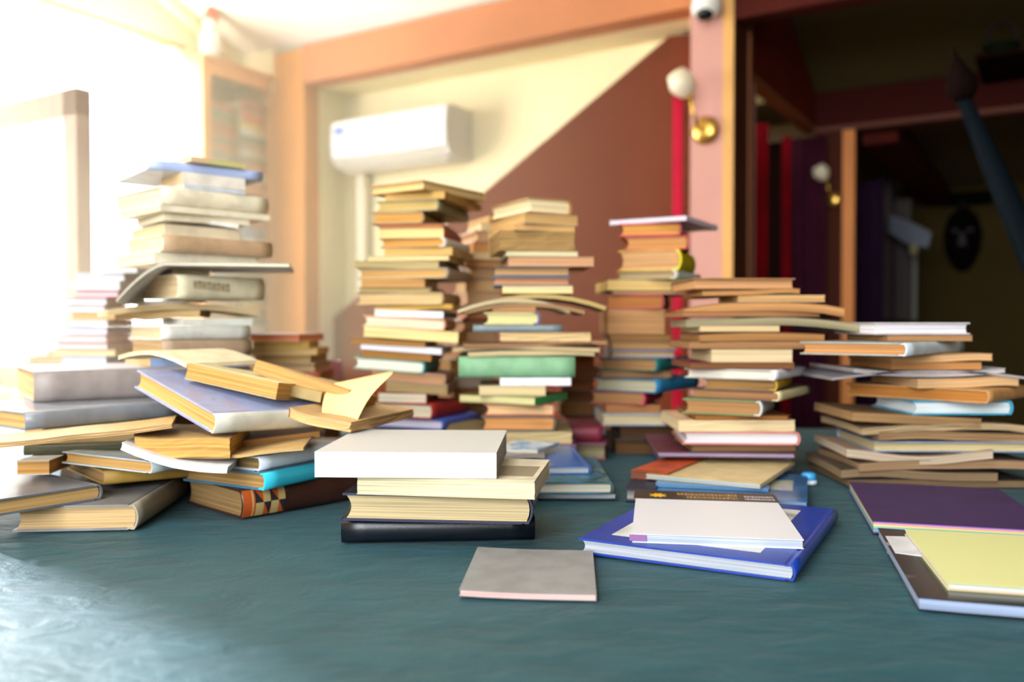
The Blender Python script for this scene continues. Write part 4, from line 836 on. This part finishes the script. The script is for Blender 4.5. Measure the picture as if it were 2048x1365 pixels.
# small coloured sticker pages
# ------------------------------------------------------------------ flat books between the stacks
g2 = 'flat books lying between the stacks'
def FB(*a, **k): k.setdefault('group', g2); return S(*a, **k)
FB(900, 1.245, 1236, 1.245, .7505, .22, .009, 'grey hardback with white page edge at the bottom of the blue pair', spine='R', cover='#46484c', page='#c4c8cf', cr=.3)
FB(900, 1.235, 1226, 1.235, .7600, .24, .017, 'large teal patterned hardback under the bright blue hardback', spine='R', cover='#2c5c70', page='#cfcab8', cr=.3, cmat=mat('#246', .3, 'marble', cols='#1c3c34,#2f6c8c,#204c48,#5c7c8c', s=14))
FB(880, 1.29, 1182, 1.30, .7775, .22, .012, 'bright blue hardback lying on the teal patterned hardback', spine='R', cover='#3f6cb4', page='#b8bcc4', cr=.25)
FB(930, 1.36, 1090, 1.36, .7900, .16, .006, 'grey magazine lying on the bright blue hardback', spine='B', cover='#94887c', page='#a89c90', kind='mag', bend=wave(.002))
FB(1250, 1.235, 1312, 1.225, .7505, .16, .017, 'grey paged book with navy cover between blue and orange books', spine='B', cover='#18243c', page='#98928c', kind='hc')
FB(1262, 1.32, 1336, 1.29, .768, .20, .012, 'orange covered book beneath the beige booklet', spine='B', cover='#b4481c', page='#7c4c38', kind='pb', cmat=mat('#b41', .4, 'marble', cols='#6c2c1c,#b8481c,#c8542c', s=16))
FB(1298, 1.235, 1560, 1.215, .7505, .19, .008, 'dark blue magazine at the bottom of the blue magazine pile', spine='L', cover='#1c3468', page='#5c7ca4', kind='mag', cr=.25, bend=lambda x, y: .001 * math.sin(3 * x))
r_ = FB(1300, 1.222, 1617, 1.155, .7595, .22, .005, 'glossy steel blue magazine with a thin grey page edge', spine='L', cover='#3f6c98', page='#7c98b4', kind='mag', cr=.2, cmat=mat('#37a', .2, 'marble', cols='#2c4c74,#3c6c9c,#4878a8', s=6))
plate(r_, 'photo_panel', .035, .085, -.03, .05, .0052, mat('#8c9474', .4, 'marble', cols='#6c7c9c,#a4a888,#9c94ac', s=22))
FB(1312, 1.262, 1540, 1.222, .7655, .2, .005, 'sky blue magazine directly under the beige booklet', spine='L', cover='#4c84b0', page='#5c84ac', kind='mag', cr=.2)
FB(1292, 1.298, 1522, 1.216, .7712, .235, .006, 'beige speckled booklet on the pile of blue magazines', spine='R', cover='#dcc48e', page='#a8b4b8', kind='mag', name='booklet', cr=.35)
FB(1330, 1.50, 1590, 1.49, .7505, .2, .0345, 'blue hardback carrying the stack behind the beige booklet', spine='B', cover='#3c5c84', page='#8c8c94')
FB(985, 1.40, 1075, 1.37, .797, .10, .006, 'blue and white picture magazine beneath the lilac hardback', spine='B', cover='#4c94c8', page='#dcd4c4', kind='mag', cmat=mat('#49c', .3, 'marble', cols='#3c88c4,#5ca4d4,#f0eee8,#c8b464', s=12))
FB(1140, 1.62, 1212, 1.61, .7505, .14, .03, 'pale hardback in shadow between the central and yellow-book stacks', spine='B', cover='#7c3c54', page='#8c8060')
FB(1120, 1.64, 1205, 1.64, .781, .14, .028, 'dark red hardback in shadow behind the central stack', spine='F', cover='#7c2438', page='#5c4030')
# small cap by the blue magazines
t = thing('bottle_cap', 'small sky blue and white cap beside the blue magazines', 'cap', Matrix.Translation(at(1617, 968, .75)))
obj('cap_shell', lathe([(.011, 0), (.011, .014), (.009, .017), (0, .018)], 20), mat('#3c9cd8', .3), t); obj('cap_ring', lathe([(.0125, 0), (.0125, .005), (.0112, .006)], 20), mat('#e8eef4', .3), t)
# pink mug
p = atY(655, 772, 2.0); p.z = .75
t = thing('pink_mug', 'dusky pink mug standing behind the low stack of tan books', 'mug', Matrix.Translation((p.x, 2.0, .75)))
h = 1 + (650 - 722) * 2.0 / F - .75
obj('mug_body', lathe([(.0, 0), (.028, 0), (.03, .01), (.032, h), (.029, h), (.027, .015), (0, .012)], 28), mat('#b8707c', .3), t)
obj('handle', tube([(-.03, 0, h * .8), (-.05, 0, h * .75), (-.055, 0, h * .5), (-.048, 0, h * .3), (-.03, 0, h * .22)], .005), mat('#b8707c', .3), t)
# ------------------------------------------------------------------ bookcase in the corner
t = thing('bookcase', 'orange wooden bookcase beside the window filled with lying books', 'bookcase', ROOM)
WB = mat('#dc8f48', .55, 'wood'); zt = 2.215
obj('side_panel', B(((-.26, -.43, 0), (.0, -.405, zt))), WB, t); obj('side_panel', B(((-.26, -.02, 0), (-.012, -.005, zt))), WB, t)
obj('top_panel', B(((-.27, -.44, zt), (.01, .0, zt + .02))), WB, t); obj('back_panel', B(((-.27, -.43, 0), (-.26, -.005, zt))), mat('#a8703c', .6, 'wood'), t)
obj('header_board', B(((-.012, -.405, 2.155), (.002, -.03, zt))), WB, t)
obj('stile', B(((-.012, -.405, .4), (.003, -.385, 2.155))), WB, t); obj('stile', B(((-.012, -.02, .4), (.003, -.005, 2.155))), WB, t)
shz = [.45, .93, 1.28, 1.66]
for zz in shz: obj('shelf', B(((-.255, -.405, zz - .02), (-.015, -.03, zz))), WB, t)
cols = ['#8a6f4a', '#c9a24a', '#a8563c', '#e6dfd0', '#7c8478', '#c4b8a0', '#d2b02c', '#6c7ca0', '#94a4b8', '#8c8464', '#c45c44', '#b4744c', '#5c7460', '#d8ccb4', '#a4846c', '#c8845c']
names = {'#8a6f4a': 'brown', '#c9a24a': 'ochre', '#a8563c': 'rust', '#e6dfd0': 'off-white', '#7c8478': 'grey-green', '#c4b8a0': 'stone', '#d2b02c': 'yellow', '#6c7ca0': 'slate blue', '#94a4b8': 'pale blue',
         '#8c8464': 'olive', '#c45c44': 'red', '#b4744c': 'copper', '#5c7460': 'green', '#d8ccb4': 'cream', '#a4846c': 'taupe', '#c8845c': 'orange'}
rs = random.Random(11); shn = ['bottom', 'third', 'second', 'top']
tops = [.91, 1.26, 1.64, 2.14]
for si in (1, 2, 3):
    for ci, (v0, v1) in enumerate(((-.382, -.207), (-.195, -.022))):
        zz = shz[si]; n = 0; lst = []
        while zz < tops[si] - .05 and n < 12:
            T = rs.uniform(.024, .042); lst.append((zz, T)); zz += T + .0006; n += 1
        for q, (zz, T) in enumerate(lst):
            c = rs.choice(cols); wv = rs.uniform(.145, .168); vc = (v0 + v1) / 2
            M = ROOM @ Matrix.Translation((-.085 - rs.uniform(0, .01), vc, zz)) @ Matrix.Rotation(R(90), 4, 'Z')
            nm = ORD[len(lst) - 1 - q]
            book('shelved_book', M, wv, .13, T, 'hc', 'F', c, '#d8c8a0', label='%s spined book, %s in the %s pile on the %s bookcase shelf' % (names[c], nm, ('window side', 'post side')[ci], shn[si]),
                 cat='book', group='books lying in the corner bookcase', nx=1)
# figurine on top of the bookcase
p = ROOM @ Vector((-.10, -.30, zt + .021))
t = thing('figurine', 'white figurine with a red cap standing on the bookcase', 'figurine', Matrix.Translation(p))
obj('body', lathe([(0, 0), (.045, 0), (.05, .01), (.04, .03), (.048, .07), (.05, .11), (.038, .15), (.028, .165), (0, .17)], 24), mat('#ece4d4', .4), t)
o = obj('head', lathe([(0, 0), (.02, .004), (.032, .02), (.034, .035), (.026, .055), (0, .062)], 20), mat('#efe2cf', .4), t); o.location = (0, 0, .163)
o = obj('cap', lathe([(.038, 0), (.04, .008), (.03, .02), (.022, .05), (.01, .075), (0, .08)], 20), mat('#c8452c', .5), t); o.location = (0, 0, .205)
o = obj('grey_base', B(((-.03, -.045, 0), (.03, .045, .03))), mat('#8c8478', .6), t); o.location = (.03, -.02, 0)
# ------------------------------------------------------------------ air conditioner
q0, q1 = rpt(665, 320, .1), rpt(895, 290, .1); zt0 = rpt(665, 245, .1).z; zb = (q0.z + q1.z) / 2; ul, ur = q0.x, q1.x; zt1 = rpt(895, 200, .1).z; ztp = (zt0 + zt1) / 2
t = thing('air_conditioner', 'white wall-mounted air conditioner with blue label in the lit recess', 'air conditioner', ROOM @ Matrix.Translation((ul, .1, zb)))
Hh = ztp - zb; Wd = ur - ul
prof = [(.0, .0), (-.004, Hh * .5), (.006, Hh * .93), (.03, Hh), (.195, Hh), (.195, -.045), (.10, -.055), (.02, -.03)]
obj('housing', prism([(a, b) for a, b in prof], 'x', 0, Wd), mat('#dcd6c4', .35), t)
obj('front_panel', prism([(-.012, .004), (-.016, Hh * .5), (-.006, Hh * .93), (.004, Hh * .93), (-.004, .004)], 'x', .004, Wd - .004), mat('#f2efe6', .25), t)
obj('air_flap', prism([(-.004, -.008), (.075, -.062), (.08, -.057), (.0, -.003)], 'x', .03, Wd - .03), mat('#d8d0b8', .35), t)
o = obj('blue_label', B(((.03, -.018, Hh * .60), (.085, -.0165, Hh * .76))), mat('#4a7ac8', .4), t)
o = obj('pipe_trunking', B(((.02, .15, -1.0), (.075, .19, -.05))), mat('#efe3c0', .5), t)
# ------------------------------------------------------------------ camera dome, wall lamps
p = ROOM.inverted() @ atY(1405, 12, 3.12)
t = thing('security_camera', 'white dome security camera with black lens at pillar top', 'security camera', ROOM @ Matrix.Translation((p.x, -.06, p.z)))
o = obj('housing', lathe([(0, -.03), (.035, -.028), (.052, -.01), (.055, .01), (.05, .03), (.05, .06), (0, .06)], 28), mat('#e6e2da', .3), t)
o = obj('lens_dome', lathe([(0, -.036), (.02, -.032), (.032, -.018), (.036, -.004), (0, -.003)], 24), mat('#0c0e14', .08), t); o.location = (0, -.015, -.008)
o = obj('mount', B(((-.03, .04, -.01), (.03, .06, .05))), mat('#dcd6c8', .4), t)
brass = mat('#c8a050', .25, metal=.9)
og, nt, b = nodes('opal_glass'); b.inputs['Base Color'].default_value = (.8, .68, .5, 1); b.inputs['Roughness'].default_value = .25; b.inputs['Subsurface Weight'].default_value = .2
def sconce(px, py, v, label, s=1.0):
    p = rpt(px, py, v); M = ROOM @ Matrix.Translation((p.x, v, p.z))
    t = thing('wall_lamp', label, 'wall lamp', M, 'opal glass wall lamps with brass mounts')
    o = obj('wall_rose', lathe([(0, 0), (.05*s, 0), (.052*s, .008*s), (.04*s, .018*s), (.02*s, .024*s), (0, .026*s)], 28), brass, t); o.rotation_euler = (R(90), 0, 0)
    obj('arm', tube([(0, -.02*s, 0), (-.005*s, -.07*s, .0), (-.01*s, -.10*s, .04*s), (-.02*s, -.10*s, .09*s), (-.03*s, -.09*s, .115*s)], .006*s), brass, t)
    o = obj('glass_shade', lathe([(.012*s, 0), (.03*s, .012*s), (.046*s, .04*s), (.048*s, .06*s), (.04*s, .085*s), (.034*s, .10*s), (.031*s, .098*s), (.042*s, .06*s), (.026*s, .014*s)], 28), og, t)
    o.location = (-.03*s, -.09*s, .11*s); o.rotation_euler = (R(12), R(-28), 0)
    o = obj('finial', lathe([(0, 0), (.016*s, .004*s), (.012*s, .018*s), (0, .02*s)], 16), brass, t); o.location = (-.03*s, -.09*s, .10*s)
sconce(1412, 262, -.001, 'wall lamp with opal glass shade on the pink pillar face')
sconce(1668, 400, 1.37, 'dim wall lamp with opal glass beside the far orange post', .8)
# ------------------------------------------------------------------ far dark wall
v = 4.27
p = rpt(1926, 480, v); t = thing('wall_mask', 'dark carved wooden mask hanging on the far olive wall', 'mask', ROOM @ Matrix.Translation((p.x, v, p.z)))
bm = bmesh.new(); prof = [(-.03, .24), (-.10, .17), (-.13, .05), (-.12, -.08), (-.08, -.18), (-.03, -.24)]
out_ = [(x, z) for x, z in prof] + [(-x, z) for x, z in prof[::-1]]
o = obj('mask_face', prism([(x, z) for x, z in out_], 'y', -.06, 0), mat('#0c0705', .8, spec=.05), t); md = o.modifiers.new('b', 'BEVEL'); md.width = .02; md.segments = 3
o = obj('nose', prism([(-.015, .05), (.015, .05), (.03, -.05), (-.03, -.05)], 'y', -.09, -.05), mat('#241410', .6), t)
for sx in (-1, 1): obj('eye', B(((sx*.05 - .02, -.066, .06), (sx*.05 + .02, -.058, .075))), mat('#0a0706', .5), t)
o = obj('crest', lathe([(0, .0), (.03, .0), (.02, .05), (.004, .11), (0, .12)], 12), mat('#1c100c', .6), t); o.location = (0, -.03, .23)
a = rpt(1880, 410, v); b_ = rpt(1986, 388, v)
t = thing('air_vent', 'long black vent high on the far olive wall above the mask', 'vent', ROOM @ Matrix.Translation((a.x, v, (a.z + b_.z) / 2)))
obj('vent_frame', B(((0, -.04, -.05), (b_.x - a.x, -.02, .05))), mat('#070504', .7, spec=.05), t); obj('louvres', B(*[((.02, -.05, -.04 + k * .02), (b_.x - a.x - .02, -.03, -.03 + k * .02)) for k in range(4)]), mat('#0a0705', .8, spec=.05), t)
p = rpt(1818, 462, 2.9); t = thing('hanging_card', 'pale blue-grey card hanging in front of the far window frame', 'card', ROOM @ Matrix.Translation((p.x, 2.9, p.z)))
o = obj('card_sheet', prism([(-.11, .11), (.02, .05), (.13, -.02), (.11, -.11), (0, -.09), (-.12, .0)], 'y', -.006, 0), mat('#788090', .6, 'cover'), t)
obj('tassel', lathe([(0, -.07), (.025, -.05), (.02, 0), (0, .01)], 12), mat('#b8ac7c', .6), t).location = (.03, -.01, -.09)
obj('string', tube([(-.06, 0, .08), (-.06, 0, 1.98 - p.z)], .002, 6), mat('#6c6458', .6), t)
# leaning carved pole with onion finial, and basket on the ledge
a, b_ = atY(1926, 195, 2.6), atY(2085, 560, 2.5)
d = (b_ - a); foot = a + d * ((0.0 - a.z) / d.z)
# the foot stays in the room: bring the pole down to the floor
t = thing('carved_pole', 'dark blue-green leaning pole with an onion-shaped finial', 'pole', Matrix.Translation(foot))
obj('shaft', tube([a - foot, (a + d * .5) - foot, b_ - foot, Vector((0, 0, .0))], [.02, .032, .04, .04], 14), mat('#0a1218', .8, spec=.05), t)
o = obj('finial', lathe([(.022, -.02), (.039, .0), (.045, .026), (.039, .05), (.022, .08), (.009, .11), (0, .155)], 24), mat('#120705', .9, spec=.05), t); o.location = a - foot + Vector((0, 0, .01)); o.rotation_euler = (0, R(-12), 0)
ub = rpt(2003, 110, 1.0).x; zb_ = rpt(2003, 110, 1.0).z
tag(obj('ledge', B(((ub - .09, .93, zb_ - .018), (ub + .5, 1.39, zb_ - .001))), mat('#1c0a06', .8, spec=.05)), 'dark ledge under the handled basket, in front of the cross beam', 'shelf').matrix_world = ROOM
t = thing('handled_basket', 'dark green basket with tall hooped handle standing on a dark ledge', 'basket', ROOM @ Matrix.Translation((ub, 1.0, zb_)))
obj('basket_bowl', lathe([(.0, 0), (.055, 0), (.066, .03), (.07, .04), (.064, .04), (.05, .012), (0, .01)], 24), mat('#121c0e', .8, spec=.05), t)
obj('handle', tube([(.058 * math.cos(x), 0, .036 + .10 * math.sin(x)) for x in [math.pi * i / 12 for i in range(13)]], .008), mat('#120c08', .6), t)
# ------------------------------------------------------------------ added haze volume standing in for lens flare by the window
hz = bpy.data.materials.new('flare_veil'); hz.use_nodes = True; nt = hz.node_tree; nt.nodes.clear()
o_ = nt.nodes.new('ShaderNodeOutputMaterial'); vs = nt.nodes.new('ShaderNodeVolumeScatter'); vs.inputs['Density'].default_value = .24; vs.inputs['Anisotropy'].default_value = .35; vs.inputs['Color'].default_value = (1, .82, .50, 1)
nt.links.new(vs.outputs[0], o_.inputs['Volume'])
hzo = obj('haze', B(((-.05, -2.5, .86), (2.15, -.02, 2.28))), hz); hzo.matrix_world = ROOM; hzo['kind'] = 'stuff'; hzo['label'] = 'added bright haze standing in for lens flare by the window'; hzo['category'] = 'haze'
